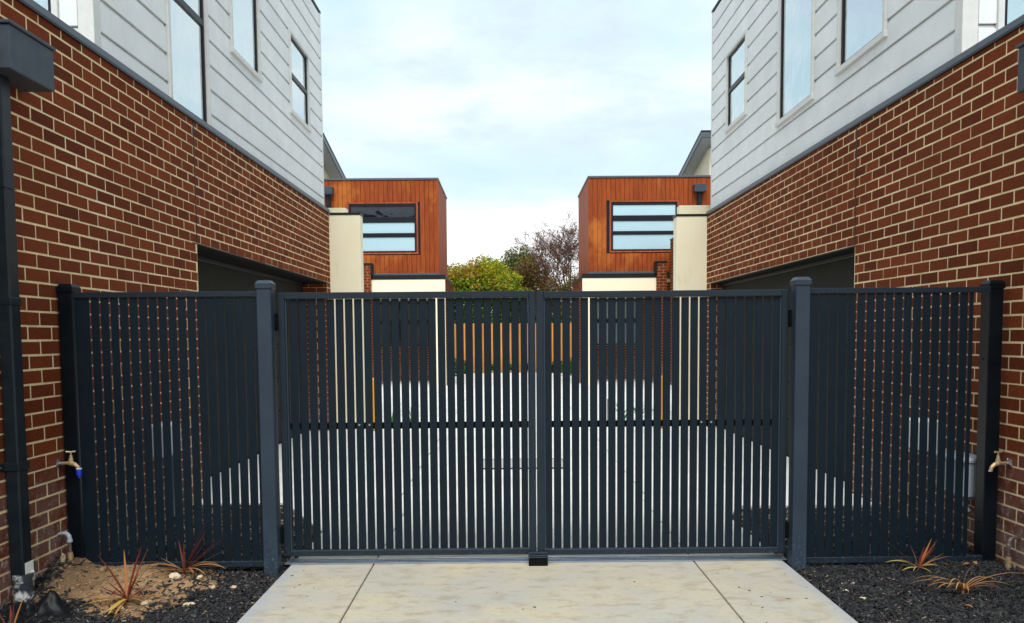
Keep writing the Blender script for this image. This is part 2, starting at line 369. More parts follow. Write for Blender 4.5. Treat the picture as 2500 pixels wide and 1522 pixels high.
# ------------------------------------------------------------------ the two near houses
def near_house(side, label):
    Lh = side < 0
    XW = -2.802 if Lh else 3.150            # brick face
    XC = -2.93 if Lh else 3.250             # cladding face
    XG = -3.19 if Lh else 3.35              # garage door plane
    ztop = 3.440 if Lh else 3.358; bed = 3.354 if Lh else 3.293
    mf = (mapL if Lh else mapR)(XW); mc = (mapL if Lh else mapR)(XC); mg = (mapL if Lh else mapR)(XG)
    GY0, GY1, YE, YN = 7.14, 12.22, 12.45, 3.0
    gz = bed-12*BC + (.004 if Lh else .0)
    h = thing('town_house', (XW, 8.0, 0), label, 'house', 'brick town houses beside the gate')
    XB = -9.0 if Lh else 9.3; sg = -1 if Lh else 1
    # brick wall core (its face is the mortar)
    core = MB()
    mbox(core, mf, YN, GY0, -.15, gz, -.23, -.0016); mbox(core, mf, YN, YE-.002, gz, ztop-.004, -.23, -.0016); mbox(core, mf, GY1, YE-.002, -.15, gz, -.36, -.0016)
    obj('mortar', core, M_mortar, h)
    ph = (4.5876 if Lh else 5.0265+.12)
    ins = lambda u, v: YN < u < YE-.001 and not (GY0 < u < GY1 and v < gz)
    brickwork(h, mf, 'L' if Lh else 'R', YN, YE, bed, (-.12, ztop), ph, ins)
    # pier end that faces the road inside the garage opening
    mp_ = mapF(GY1); xa, xb = sorted((XW, XG))
    core2 = mbox(MB(), mp_, xa+.004, xb-.004, -.1, gz-.004, -.08, .004); obj('mortar', core2, M_mortar, h)
    brickwork(h, mapF(GY1-.008), 'F', xa, xb, bed, (-.1, gz-.01), xa-.02, lambda u, v: xa+.002 < u < xb-.002, singles=0)
    # control joint above the garage corner
    cj = mbox(MB(), mf, GY0-.006, GY0+.006, gz, ztop, -.02, .0035); obj('control_joint', cj, M_cap, h)
    # dark ledge flashing
    fl = MB(); w = abs(XC-XW)
    fl.prism([(ztop-.012, .012), (ztop+.030, .012), (ztop+.047, -w-.02), (ztop-.012, -w-.02)], mf, YN, YE+.008)
    obj('ledge_flashing', fl, M_flash, h)
    fl = MB(); mbox(fl, mf, YN, YE+.01, ztop-.030, ztop-.013, -.002, .0145); obj('drip_edge', fl, M_cap, h)
    # garage: lintel, head, door sections
    mbox(l := MB(), mf, GY0-.10, GY1+.08, gz-.012, gz-.003, -.11, .0025); obj('steel_lintel', l, M_cap, h)
    mbox(l := MB(), mf, GY0+.002, GY1-.002, gz-.03, gz-.013, -abs(XG-XW)-.02, -.012); obj('soffit', l, M_rubber, h)
    mbox(l := MB(), mg, GY0+.002, GY1-.002, gz-.062, gz-.032, .02, .046, .004); mbox(l, mg, GY0+.002, GY1-.002, gz-.037, gz-.0315, .046, .052); obj('head_trim', l, M_black, h)
    gd = obj('garage_door', mbox(MB(), mg, GY0-.05, GY1+.05, -.05, gz+.05, -.12, -.03), M_black, h)
    nz = 5; hh = (gz-.03)/nz
    for i in range(nz): obj('door_section', mbox(MB(), mg, GY0-.03, GY1+.03, .004+i*hh, (i+1)*hh-.003, -.03, .012, .006), M_door, gd)
    obj('bottom_seal', mbox(MB(), mg, GY0-.03, GY1+.03, .001, .018, .0125, .03), M_rubber, gd)
    mbox(jw := MB(), mf, GY0-.22, GY0-.001, -.1, gz-.03, -abs(XG-XW)-.1, -.231); obj('jamb', jw, M_render, h)
    # upper storey box
    YU = 5.71 if Lh else 5.68; zt = 6.55 if Lh else 6.49
    YC = 12.66 if Lh else 12.57
    z1 = 3.685 if Lh else 3.650; pz = .2405 if Lh else .2362
    bx = MB(); bx.box(XC+sg*.03, XB, YU+.03, YC-.01, ztop-.05, zt-.01); obj('upper_wall', bx, M_rubber, h)
    bx = MB(); bx.box(XW+sg*.24, XB, YN+.1, YU+.03, -.1, ztop-.02); bx.box(XG+sg*.12, XB, YU+.03, YE-.02, -.1, ztop-.051); obj('lower_wall', bx, M_render, h)
    wins = ([(10.79, 11.79, 4.52, 5.60, 5.045), (8.52, 9.48, 4.515, 5.95, None), (6.93, 7.83, ztop+.03, 5.95, 4.50)] if Lh else
            [(10.73, 11.68, 4.44, 5.53, 4.995), (8.40, 9.47, 3.95, 5.95, None), (6.81, 7.77, 4.0, 5.95, None)])
    prof = lambda z, hgt, dd=.014: [(z+.0, -.024), (z+.0, dd), (z+hgt-.036, dd), (z+hgt-.027, -.004), (z+hgt-.008, -.004), (z+hgt-.008, -.024)]
    rb_ = random.Random(8 if Lh else 9)
    def boards(mfun, ua, ub, ws, zlist):
        for zi, (za, zb) in enumerate(zlist):
            cuts = sorted([(a-.0135, b+.0135, v0_-.03, v1_+.02) for a, b, v0_, v1_, _ in ws])
            # split a board where a window stands in its way; boards cut partly by a sill stay whole behind it
            segs = [(ua, ub)]
            for a, b, v0_, v1_ in cuts:
                ov = min(zb, v1_)-max(za, v0_)
                if ov > .0:
                    ns = []
                    for p, q in segs:
                        if b <= p or a >= q: ns.append((p, q)); continue
                        if a-p > .02: ns.append((p, a))
                        if q-b > .02: ns.append((b, q))
                        # the pieces of the same board above or below the window
                        if v0_ > za+.012: obj('weatherboard', fix_prism(mfun, prof(za, zb-za), max(a, p)+.0005, min(b, q)-.0005, v0_+.004, None), M_clad, h)
                        if v1_ < zb-.012: obj('weatherboard', fix_prism(mfun, prof(za, zb-za), max(a, p)+.0005, min(b, q)-.0005, None, v1_-.004), M_clad, h)
                    segs = ns
            s2 = []
            for p, q in segs:
                if q-p > 3.2:
                    k = p+(q-p)*rb_.uniform(.3, .7); s2 += [(p, k-.0012), (k+.0012, q)]
                else: s2.append((p, q))
            segs = s2
            for p, q in segs: obj('weatherboard', MB().prism(prof(za, zb-za), mfun, p, q), M_clad, h)
    def fix_prism(mfun, pr, a, b, vmax, vmin):
        # clip the profile at a height
        out = []; n = len(pr)
        f = (lambda v: vmax-v) if vmax is not None else (lambda v: v-vmin)
        for i in range(n):
            p, q = pr[i], pr[(i+1) % n]; fp, fq = f(p[0]), f(q[0])
            if fp >= 0: out.append(p)
            if (fp > 0) != (fq > 0) and abs(fp-fq) > 1e-9:
                k = fp/(fp-fq); out.append((p[0]+(q[0]-p[0])*k, p[1]+(q[1]-p[1])*k))
        return MB().prism(out, mfun, a, b) if len(out) > 2 else MB().prism(pr, mfun, a, b)
    zs = [ztop+.02, z1]
    while zs[-1]+pz < zt-.06: zs.append(zs[-1]+pz)
    zl = list(zip(zs, zs[1:]+[zt-.0]))
    zl = [(a+.0006, b-.0006) for a, b in zl]
    boards(mc, YU+.085, YC-.055, wins, zl)
    for w_ in wins: side_window(h, mc, w_[0], w_[1], w_[2], w_[3], w_[4], curtain={True: (.98, .98, .80), False: (.7, .98, .45)}[Lh][wins.index(w_)], bottom_open=(w_[2] < 3.6))
    obj('corner_trim', mbox(MB(), mc, YC-.053, YC+.0, ztop+.02, zt, -.03, .015, .003), M_trim, h); obj('corner_trim', mbox(MB(), mc, YU-.015, YU+.083, ztop+.02, zt, -.03, .016, .003), M_trim, h)
    # return wall that faces the road above the ledge
    mr = mapF(YU); a_, b_ = sorted((XC+sg*.10, XB))
    rp = MB(); x0_, x1_ = sorted((XC+sg*.001, XC+sg*.098)); mbox(rp, mr, x0_, x1_, ztop+.02, zt, -.03, .014, .003); obj('corner_trim', rp, M_trim, h)
    wx = sorted((XC+sg*.24, XC+sg*1.3))
    boards(mr, a_, b_, [(wx[0], wx[1], ztop+.16 if Lh else ztop+.18, 5.9, None)], zl)
    side_window(h, mr, wx[0], wx[1], ztop+.16 if Lh else ztop+.18, 5.9)
    # roof capping
    cpg = MB(); cpg.box(XC-sg*.018, XB, YU-.02, YC+.02, zt+.001, zt+.04, .004); obj('roof_capping', cpg, M_cap, h)
    dk = MB(); dk.box(XC+sg*.021, XB, YN+.1, YU-.016, ztop+.0, ztop+.03); obj('ledge_roof', dk, M_flash, h)
    # rendered wing wall at the far end, with a dark cap, and the parapet behind it
    wx0 = -2.318 if Lh else 2.672; wz = 3.385 if Lh else 3.325
    ww = MB(); ww.box(wx0, XW+sg*.9, YE, 12.69, -.1, wz, .006); obj('wing_wall', ww, M_render, h)
    wc = MB(); wc.box(wx0-(-sg)*-.012 if False else wx0-sg*.012, XW-sg*.004, YE-.012, 12.70, wz+.001, wz+.034, .003); obj('wing_cap', wc, M_cap, h)
    pw = MB(); pw.box((-2.64 if Lh else 2.825), XB, 12.95, 13.15, -.1, 3.575, .004); obj('parapet_wall', pw, M_render, h)
    return h
near_house(-1, 'brown brick town house with white boards left of the gate')
near_house(1, 'brown brick town house with white boards right of the gate')

# ------------------------------------------------------------------ the two far houses
def far_house(side, label):
    Lh = side < 0; sg = side
    XI, XO = (2.02, 8.5) if Lh else (2.385, 8.9)        # cedar box inner edge / outer end
    XS = 1.83 if Lh else 2.185                          # lower storey inner face
    XP0, XP1 = (3.985, 4.26) if Lh else (4.352, 4.64)   # brick pier
    h = thing('cedar_house', (sg*4.5, 25, 0), label, 'house', 'cedar fronted houses at the end of the driveway')
    q = lambda m_, xa, xb, *r: m_.box(sg*xa, sg*xb, *r)
    Y0 = 23.2; zb, zt = 3.315, (6.045 if Lh else 6.065)
    q(b := MB(), XI+.025, XO, Y0+.03, 26.45, zb, zt-.01); obj('box_core', b, M_cap, h)
    wx = (2.665, 4.635) if Lh else (3.055, 5.0); wz = (3.93, 5.35)
    n = 0; x = XI; rr = random.Random(3 if Lh else 4)
    while x < 6.6:
        x2 = x+.133
        inn = x2 > wx[0]-.03 and x < wx[1]+.03
        rng = [(zb+.002, 3.86), (5.40, zt-.012)] if inn else ([(zb+.002, 3.90), (3.903, zt-.012)] if (not Lh or x > 5) else [(zb+.002, zt-.012)])
        for (a, c) in rng:
            q(b := MB(), x+.0045, x2-.0025, Y0-rr.uniform(0, .003), Y0+.03, a, c, .004); obj('cedar_board', b, M_wood, h)
        x = x2
    # side of the box
    side_b = MB(); y = Y0+.03
    while y < 26.4: q(side_b, XI, XI+.03, y+.004, min(y+.133, 26.42)-.003, zb+.002, zt-.012, .003); y += .133
    obj('side_boards', side_b, M_woodside, h)['kind'] = 'stuff'
    q(b := MB(), XI-.004, XI+.06, Y0-.012, Y0+.02, zb, zt-.013, .003); obj('corner_board', b, M_wood, h)
    q(b := MB(), XI-.02, XO, Y0-.03, 26.5, zt-.010, zt+.045, .004); obj('box_capping', b, M_flash, h)
    # window
    mf = mapF(Y0); a, c = sorted((sg*wx[0], sg*wx[1])); w = obj('window', mbox(MB(), mf, a, c, wz[0], wz[1], -.06, -.03), M_black, h)
    t = MB(); mbox(t, mf, a-.05, c+.05, wz[1]+.002, wz[1]+.045, -.03, .02, .003); mbox(t, mf, a-.05, c+.05, wz[0]-.045, wz[0]-.002, -.03, .02, .003)
    mbox(t, mf, a-.05, a-.002, wz[0]-.001, wz[1]+.001, -.03, .018, .003); mbox(t, mf, c+.002, c+.05, wz[0]-.001, wz[1]+.001, -.03, .018, .003); obj('cedar_trim', t, M_woodside, w)
    f = MB(); e = .055
    mbox(f, mf, a, a+e, wz[0], wz[1], -.05, .012, .004); mbox(f, mf, c-e, c, wz[0], wz[1], -.05, .012, .004)
    hz_ = [wz[0], 4.385, 4.74, wz[1]] ; 
    bars = [(wz[0], wz[0]+.05), (4.375, 4.50), (4.80, 4.965), (wz[1]-.085, wz[1])] if Lh else [(wz[0], wz[0]+.05), (4.40, 4.51), (4.80, 4.965), (wz[1]-.085, wz[1])]
    for p, r_ in bars: mbox(f, mf, a+e, c-e, p, r_, -.05, .010, .012)
    obj('frame', f, M_black, w)
    for i in range(3):
        o = obj('pane', mbox(MB(), mf, a+e, c-e, bars[i][1], bars[i+1][0], -.028, -.018), (G_dark if (Lh and i == 2) else G_frost), w)
        if i == 2: o['label'] = 'dark upper pane' if Lh else 'pale upper pane'
    # dark skirt and cream portal below
    YP = 23.0
    q(b := MB(), XS-.012, XP0-.002, YP-.015, Y0+.2, 3.13, 3.255, .004); q(b, XS-.012, XS+.2, Y0+.2, 26.6, 3.13, 3.23, .004); obj('skirt_flashing', b, M_cap, h)
    q(b := MB(), XI-.03, XP0-.002, YP+.05, Y0+.02, 3.256, 3.312, .003); obj('upper_flashing', b, M_flash, h)
    q(b := MB(), XS, XP0-.001, YP, YP+.05, 2.64, 3.128, .004); q(b, XS+.001, XS+.36, YP+.0005, YP+.05, -.1, 2.6395, .004); q(b, XS+.26, XP0-.001, YP+.051, YP+.26, 2.64, 3.128); obj('portal_wall', b, M_render, h)
    # side wall of brick
    q(core := MB(), XS+.006, XS+.25, YP+.052, 26.6, -.1, 3.128); obj('mortar', core, M_mortar, h)
    mfs = mapL(-XS) if Lh else mapR(XS)
    brickwork(h, mfs, 'S', YP+.052, 26.6, 3.0, (-.1, 3.125), 23.1, lambda u, v: YP+.054 < u < 26.6, singles=0)
    # recessed porch wall with its window, and the brick pier in front
    q(core := MB(), XS+.2, 9.0, 26.0, 26.3, -.1, 3.3); obj('mortar', core, M_mortar, h)
    ww = (3.05-.45, 4.35, 1.12, 2.62) if Lh else (2.72, 4.30, 1.12, 2.66)
    aa, bb = sorted((sg*ww[0], sg*ww[1])); lo, hi = sorted((sg*(XS+.2), sg*5.4))
    brickwork(h, mapF(25.994), 'P', lo, hi, 3.0, (-.1, 3.2), lo, lambda u, v: lo < u < hi and not (aa < u < bb and ww[2] < v < ww[3]), singles=0)
    mp_ = mapF(25.98); w2 = obj('window', mbox(MB(), mp_, aa, bb, ww[2], ww[3], -.05, -.02), M_black, h)
    f = MB(); 
    for p, r_ in ((ww[2], ww[2]+.06), (1.86, 2.0), (ww[3]-.1, ww[3])): mbox(f, mp_, aa+.06, bb-.06, p, r_, -.02, .02, .004)
    mbox(f, mp_, aa, aa+.06, ww[2], ww[3], -.02, .022, .004); mbox(f, mp_, bb-.06, bb, ww[2], ww[3], -.02, .022, .004); obj('frame', f, M_black, w2)
    for p, r_, g_ in ((ww[2]+.06, 1.86, G_dark if Lh else G_lilac), (2.0, ww[3]-.1, G_dark if Lh else G_green)): obj('pane', mbox(MB(), mp_, aa+.06, bb-.06, p, r_, -.018, -.008), g_, w2)
    q(b := MB(), XS+.2, XP0, 23.27, 25.97, 2.64, 2.72); obj('porch_ceiling', b, M_soffit, h)
    q(core := MB(), XP0+.006, XP1-.006, 22.906, 23.4, -.1, 3.55); obj('mortar', core, M_mortar, h)
    lo2, hi2 = sorted((sg*XP0, sg*XP1))
    brickwork(h, mapF(22.9), 'Q', lo2, hi2, 3.0, (-.1, 3.55), lo2+.06, lambda u, v: lo2 < u < hi2, singles=0)
    brickwork(h, (mapL(-XP0) if Lh else mapR(XP0)), 'T', 22.9, 23.4, 3.0, (-.1, 3.55), 22.9, lambda u, v: 22.905 < u < 23.4, singles=0)
    q(b := MB(), XP0-.05, XP1+.01, 22.87, 23.42, 3.551, 3.60, .004); q(b, XP0-.052, XP0-.004, 22.88, 23.19, 3.257, 3.5505, .004); obj('pier_cap', b, M_cap, h)
    if not Lh:
        q(core := MB(), 4.736, 5.0, 19.4, 22.89, -.1, 4.19); obj('mortar', core, M_mortar, h)
        brickwork(h, mapR(4.73), 'U', 19.4, 22.89, 3.0, (-.1, 4.19), 19.4, lambda u, v: 19.4 < u < 22.89, singles=0)
        q(b := MB(), 4.715, 5.02, 19.39, 22.9, 4.191, 4.225, .003); obj('side_wall_cap', b, M_flash, h)
    # main body and skillion roof behind
    XR = 5.52 if Lh else 5.89; XBd = 5.95 if Lh else 6.27
    q(b := MB(), XBd, 11.5, 24.5, 33.0, 3.0, 7.2); q(b, XO, 11.5, 23.5, 24.49, -.1, 5.9); obj('body_wall', b, M_render, h)
    za, zb2, ya, yb = 7.40, 5.36, 24.0, 33.2
    def sl(y, dz): return za+dz+(zb2-za)*(y-ya)/(yb-ya)
    for nm, d0, d1, m_, xi, y_0, y_1 in (('soffit', 0, .02, M_soffit, XR+.02, ya+.02, yb), ('roof_sheet', .15, .20, M_cap, XR-.02, ya-.02, yb+.05)):
        b = MB(); x0_, x1_ = sg*xi, sg*11.6
        b.add([(x0_, y_0, sl(y_0, d0)), (x1_, y_0, sl(y_0, d0)), (x1_, y_1, sl(y_1, d0)), (x0_, y_1, sl(y_1, d0)), (x0_, y_0, sl(y_0, d1)), (x1_, y_0, sl(y_0, d1)), (x1_, y_1, sl(y_1, d1)), (x0_, y_1, sl(y_1, d1))],
              [(0,3,2,1),(4,5,6,7),(0,1,5,4),(1,2,6,5),(2,3,7,6),(3,0,4,7)]); obj(nm, b, m_, h)
    b = MB()
    for (x0_, x1_, y_0, y_1) in ((XR-.01, XR+.02, ya-.015, yb), (XR+.021, 11.6, ya-.015, ya+.018)):
        x0_, x1_ = sg*x0_, sg*x1_
        b.add([(x0_, y_0, sl(y_0, -.01)), (x1_, y_0, sl(y_0, -.01)), (x1_, y_1, sl(y_1, -.01)), (x0_, y_1, sl(y_1, -.01)), (x0_, y_0, sl(y_0, .149)), (x1_, y_0, sl(y_0, .149)), (x1_, y_1, sl(y_1, .149)), (x0_, y_1, sl(y_1, .149))],
              [(0,3,2,1),(4,5,6,7),(0,1,5,4),(1,2,6,5),(2,3,7,6),(3,0,4,7)])
    obj('fascia', b, M_flash, h)
    # rain head and its pipe on the cedar front
    rx = (5.06, 5.40) if Lh else (5.45, 5.80); pc = 5.21 if Lh else 5.625
    rh = thing('rain_head', (sg*pc, 23.0, 5.0), 'small dark rain head and downpipe on the cedar front of the %s far house' % ('left' if Lh else 'right'), 'rain head', 'rain heads on the cedar fronts')
    q(b := MB(), rx[0], rx[1], 22.97, 23.185, 5.60, 5.82, .008); obj('rain_box', b, M_head, rh)
    q(b := MB(), pc-.055, pc+.055, 23.08, 23.185, 3.32, 5.599, .006); obj('downpipe', b, M_pipe, rh)
    q(b := MB(), pc-.075, pc+.075, 23.07, 23.19, 5.25, 5.28, .003); obj('bracket', b, M_black, rh)
    return h
far_house(-1, 'far house with cedar box front left of the trees, its top window pane dark')
far_house(1, 'far house with cedar box front right of the bare tree, all window panes pale')

# ------------------------------------------------------------------ ground
g = MB(); g.box(-400, 400, -60, 700, -.6, -.13); obj('ground', g, mat('ground_soil', (.10, .085, .05), .95, nscale=2, namt=.3, col2=(.06, .07, .03)))['kind'] = 'structure'
DX0, DX1, J1, J2 = -1.418, 1.770, -.882, 1.194
dw = thing('driveway', (0, 4, 0), kind='structure')
def slab(x0, x1, y0, y1, m_=M_conc, par=dw, c=.004): return obj('slab', MB().box(x0, x1, y0, y1, -.12, 0, c), m_, par)
g_ = .004
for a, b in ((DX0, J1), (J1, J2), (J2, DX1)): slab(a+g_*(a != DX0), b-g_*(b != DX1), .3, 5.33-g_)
for a, b in ((DX0, J1), (J1, J2), (J2, DX1)): slab(a+g_*(a != DX0), b-g_*(b != DX1), 5.33, 6.9-g_, M_conc2)
cw = thing('courtyard', (0, 12, 0), kind='structure')
ys = [6.9, 8.2, 11.2, 14.2, 17.4, 20.2, 22.95, 25.6, 28.2, 30.9]
for i in range(9):
    a_, b_ = ys[i]+g_, ys[i+1]-g_
    xs = [-3.30, -1.0, 1.25, 3.46] if b_ < 12.2 else ([-9, -5.2, -1.0, 1.25, 5.4, 9] if b_ < 23 else [-3.9, -1.0, 1.25, 4.4])
    if 11.3 < b_ < 14.3: xs = [-9, -2.3, -1.0, 1.25, 2.65, 9]
    for p, r_ in zip(xs, xs[1:]):
        if i == 0 and False: continue
        slab(p+g_, r_-g_, a_, b_, M_conc2, cw, .003)
sb = MB().box(-9, 9, 6.9, 30.9, -.129, -.020); obj('joint_bed', sb, M_concedge, cw)
sb = MB().box(DX0+.02, DX1-.02, .3, 6.9, -.129, -.020); obj('joint_bed', sb, M_concedge, dw)
kb = obj('kerb', MB().box(-6, 6, 30.9, 31.0, -.1, .09, .006), mat('timber_edging', (.36, .20, .10), .8, nscale=6, col2=(.28, .15, .07))); kb['kind'] = 'structure'
# metal strip the gate closes over
st = thing('gate_threshold', (.17, 5.02, 0), 'long galvanised metal strip screwed to the concrete under the gate', 'metal strip')
b = MB(); b.box(-1.462, 1.800, 4.985, 5.062, .001, .006, .001); b.box(-1.45, 1.79, 5.078, 5.092, .001, .010, .002); b.box(-1.45, 1.79, 5.005, 5.014, .0065, .011, .002); b.box(-1.45, 1.79, 5.036, 5.045, .0065, .012, .002)
obj('strip', b, M_galv, st)
for x_ in (-.72, -.05, .33, .98, 1.45): obj('screw', MB().tube([(x_, 5.025, .0055), (x_, 5.025, .0095)], .006, 8), M_black, st)
# drain grate in the courtyard
dr = thing('drain_grate', (.16, 8.85, 0), 'black slotted drain grate set in the courtyard concrete behind the gate', 'drain')
obj('grate_pit', MB().box(-.31, .63, 8.53, 9.2, .001, .004), M_drain, dr)
b = MB(); b.box(-.31, .63, 8.53, 8.56, .0045, .012); b.box(-.31, .63, 9.17, 9.2, .0045, .012)
obj('grate_frame', b, M_drain, dr)
bar = fix(MB().box(-.46, .46, -.020, .020, 0, .009).mesh('grate_bar', mat('grate_bar_steel', (.55, .54, .52), .6)))
for i in range(9): obj('grate_bar', bar, None, dr, loc=(.16, 8.60+i*.066, .0045))

# ------------------------------------------------------------------ garden beds, soil, bark
SOIL = [(-2.72, 4.42), (-2.62, 4.30), (-2.30, 4.20), (-2.02, 4.04), (-1.86, 4.30), (-1.78, 4.60), (-1.84, 4.86), (-2.80, 4.98), (-2.80, 4.5)]
def in_poly(x, y, P):
    c = False; n = len(P)
    for i in range(n):
        (xa, ya_), (xb, yb_) = P[i], P[(i+1) % n]
        if (ya_ > y) != (yb_ > y) and x < (xb-xa)*(y-ya_)/(yb_-ya_)+xa: c = not c
    return c
def soil_amt(x, y):
    n = noise.noise(Vector((x*3.2, y*3.2, 0)))*.10 + noise.noise(Vector((x*11, y*11, 3)))*.04
    k = 0
    for dx, dy in ((0, 0), (.05, 0), (-.05, 0), (0, .05), (0, -.05)): k += in_poly(x+dx+n, y+dy+n, SOIL)
    return k/5
def hL(x, y):
    z = -.028 + .014*noise.noise(Vector((x*2.3, y*2.3, 1))) + .008*noise.noise(Vector((x*9, y*9, 2)))
    s = soil_amt(x, y)
    z += s*.022
    z += .105*math.exp(-((x+2.78)/.16)**2)*max(0, min(1, (y-4.25)/.5))
    z += .060*math.exp(-((x+2.35)/.22)**2-((y-4.78)/.16)**2) + .018*math.exp(-((x+2.3)/.4)**2-((y-4.45)/.3)**2)
    if y < 4.3: z += .05*math.exp(-((x+2.62)/.22)**2-((y-4.0)/.22)**2)
    if s > .3: z += .020*noise.noise(Vector((x*7, y*9, 15))) + .012*noise.noise(Vector((x*16, y*16, 5)))
    if x > -1.50: z -= .012*(x+1.50)/.08
    return z
def hR(x, y):
    z = -.022 + .012*noise.noise(Vector((x*2.3, y*2.3, 7))) + .007*noise.noise(Vector((x*9, y*9, 8))) + .035*math.exp(-((x-2.9)/.3)**2-((y-4.75)/.3)**2)
    z -= .06*max(0, (x-2.95))*(y > 4.5)
    return z
def hI(x, y): return -.02 + .012*noise.noise(Vector((x*3, y*3, 4)))
M_soil = mat('brown_soil', (.31, .185, .092), .95, nscale=9, namt=.3, col2=(.17, .098, .046), bump=1.0, bscale=70)
overlay(M_soil, noise_fac(40, .58, .72), (.40, .27, .14)); overlay(M_soil, noise_fac(16, .54, .72), (.08, .05, .026)); overlay(M_soil, noise_fac(3.2, .48, .66), (.36, .225, .115)); overlay(M_soil, axis_fac(0, -2.72, -2.35), (.13, .078, .040))  # last overlay paints clod shading into the soil towards the left wall
M_bed = mat('dark_bed', (.012, .011, .010), .95, nscale=40, namt=.3, col2=(.03, .022, .016), bump=1.0, bscale=90)
def bed(name, x0, x1, y0, y1, hf, step, soil=False):
    nx = int((x1-x0)/step)+1; ny = int((y1-y0)/step)+1
    vs = [(x0+(x1-x0)*i/nx, y0+(y1-y0)*j/ny, 0) for j in range(ny+1) for i in range(nx+1)]
    vs = [(x, y, hf(x, y)) for x, y, _ in vs]
    fs = [(j*(nx+1)+i, j*(nx+1)+i+1, (j+1)*(nx+1)+i+1, (j+1)*(nx+1)+i) for j in range(ny) for i in range(nx)]
    me = bpy.data.meshes.new(name); me.from_pydata(vs, [], fs); me.materials.append(M_bed); me.materials.append(M_soil)
    if soil:
        for p in me.polygons: p.material_index = 1 if soil_amt(p.center.x, p.center.y) > .45 else 0
    me.polygons.foreach_set('use_smooth', [True]*len(me.polygons))
    o = bpy.data.objects.new(name, me); COL.objects.link(o); o['kind'] = 'structure'; return o
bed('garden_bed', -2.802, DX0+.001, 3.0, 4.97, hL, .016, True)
bed('garden_bed', DX1-.001, 3.150, 3.0, 4.97, hR, .03)
bed('garden_bed', -2.802, DX0+.001, 4.971, 6.9, hI, .05)
bed('garden_bed', DX1-.001, 3.150, 4.971, 6.6, hI, .05)
def corner_slab(P):
    n = len(P); b = MB(); b.add([(x, y, -.12) for x, y in P]+[(x, y, 0) for x, y in P], [tuple(range(n-1, -1, -1)), tuple(range(n, 2*n))]+[(i, (i+1) % n, n+(i+1) % n, n+i) for i in range(n)]); obj('slab', b, M_conc2, cw)
corner_slab([(DX0+.0, 5.85), (DX0+.0, 6.896), (-2.0, 6.896)]); corner_slab([(DX1, 6.15), (1.93, 6.6), (3.149, 6.6), (3.149, 6.896), (DX1, 6.896)])
kIL = lambda x, y: 0 if x > -1.45-.55*(y-5.85)/1.05 and y > 5.8 else 1
kIR = lambda x, y: 0 if y > 6.57 or (y > 6.1 and x < 1.81+.16*(y-6.15)/.45) else 1
def chips(name, n, x0, x1, y0, y1, hf, keep, m_, lo=.012, hi=.045, wd=(.004, .010), th=(.002, .005), lift=.004, tilt=.35, seed=1, edge=None):
    r = random.Random(seed); V = []; Fc = []
    for _ in range(n):
        x = r.uniform(x0, x1); y = r.uniform(y0, y1)
        if r.random() > keep(x, y): continue
        L = r.uniform(lo, hi)*(1 if r.random() < .9 else 1.5); w = r.uniform(*wd); t = r.uniform(*th); a = r.gauss(0, .75) if r.random() < .75 else r.uniform(0, math.pi)
        if edge and (x > edge[1]-L*.5 or x < edge[0]+L*.5): a = math.pi/2
        z = hf(x, y)+lift*r.uniform(.2, 1.8); e = r.gauss(0, tilt); ro = r.gauss(0, .5)
        ux = Vector((math.cos(a)*math.cos(e), math.sin(a)*math.cos(e), math.sin(e))); vx = Vector((-math.sin(a), math.cos(a), math.tan(ro)*.6)).normalized(); wx_ = ux.cross(vx)
        c = Vector((x, y, z)); k = len(V); tp = r.uniform(.3, .9)
        for (su, sv, sw, q_) in ((-1,-1,-1,tp),(1,-1,-1,1),(1,1,-1,1),(-1,1,-1,tp),(-1,-1,1,tp),(1,-1,1,.8),(1,1,1,.8),(-1,1,1,tp)):
            V.append(tuple(c+ux*(su*L/2)+vx*(sv*w/2*q_)+wx_*(sw*t/2)))
        Fc += [(k, k+3, k+2, k+1), (k+4, k+5, k+6, k+7), (k, k+1, k+5, k+4), (k+1, k+2, k+6, k+5), (k+2, k+3, k+7, k+6), (k+3, k, k+4, k+7)]
    me = bpy.data.meshes.new(name); me.from_pydata(V, [], Fc); me.materials.append(m_); o = bpy.data.objects.new(name, me); COL.objects.link(o); o['kind'] = 'stuff'; return o
kL = lambda x, y: 1 if soil_amt(x, y) < .2 else (.35 if soil_amt(x, y) < .9 else .02+.22*max(0, min(1, (x+2.15)/.4)))
chips('bark_mulch', 15000, -2.80, DX0-.004, 3.45, 4.95, hL, kL, M_bark, lo=.014, hi=.07, wd=(.005, .016), seed=2, edge=(-2.80, DX0))
chips('bark_mulch', 15000, DX1+.004, 3.145, 3.45, 4.95, hR, lambda x, y: 1, M_bark, lo=.014, hi=.07, wd=(.005, .016), seed=3, edge=(DX1, 3.145))
chips('bark_mulch', 7000, -2.80, DX0-.01, 4.97, 6.88, hI, kIL, M_bark, lo=.02, hi=.06, seed=4)
chips('bark_mulch', 7000, DX1+.01, 3.14, 4.97, 6.88, hI, kIR, M_bark, lo=.02, hi=.06, seed=5)
chips('pale_chips', 420, -2.4, DX0-.02, 3.5, 4.9, hL, lambda x, y: .7, M_bark2, lo=.006, hi=.022, wd=(.003, .009), lift=.010, seed=6)
chips('pale_chips', 210, DX1+.02, 2.9, 3.6, 4.9, hR, lambda x, y: 1 if x < 2.3 else .3, M_bark2, lo=.006, hi=.022, wd=(.003, .008), lift=.010, seed=7)
chips('pale_chips', 700, -2.8, DX0-.02, 5.0, 6.8, hI, kIL, M_bark2, lo=.02, hi=.05, wd=(.01, .03), lift=.02, seed=8)
chips('pale_chips', 400, DX1+.02, 3.1, 5.0, 6.8, hI, kIR, M_bark2, lo=.02, hi=.05, wd=(.01, .03), lift=.02, seed=9)
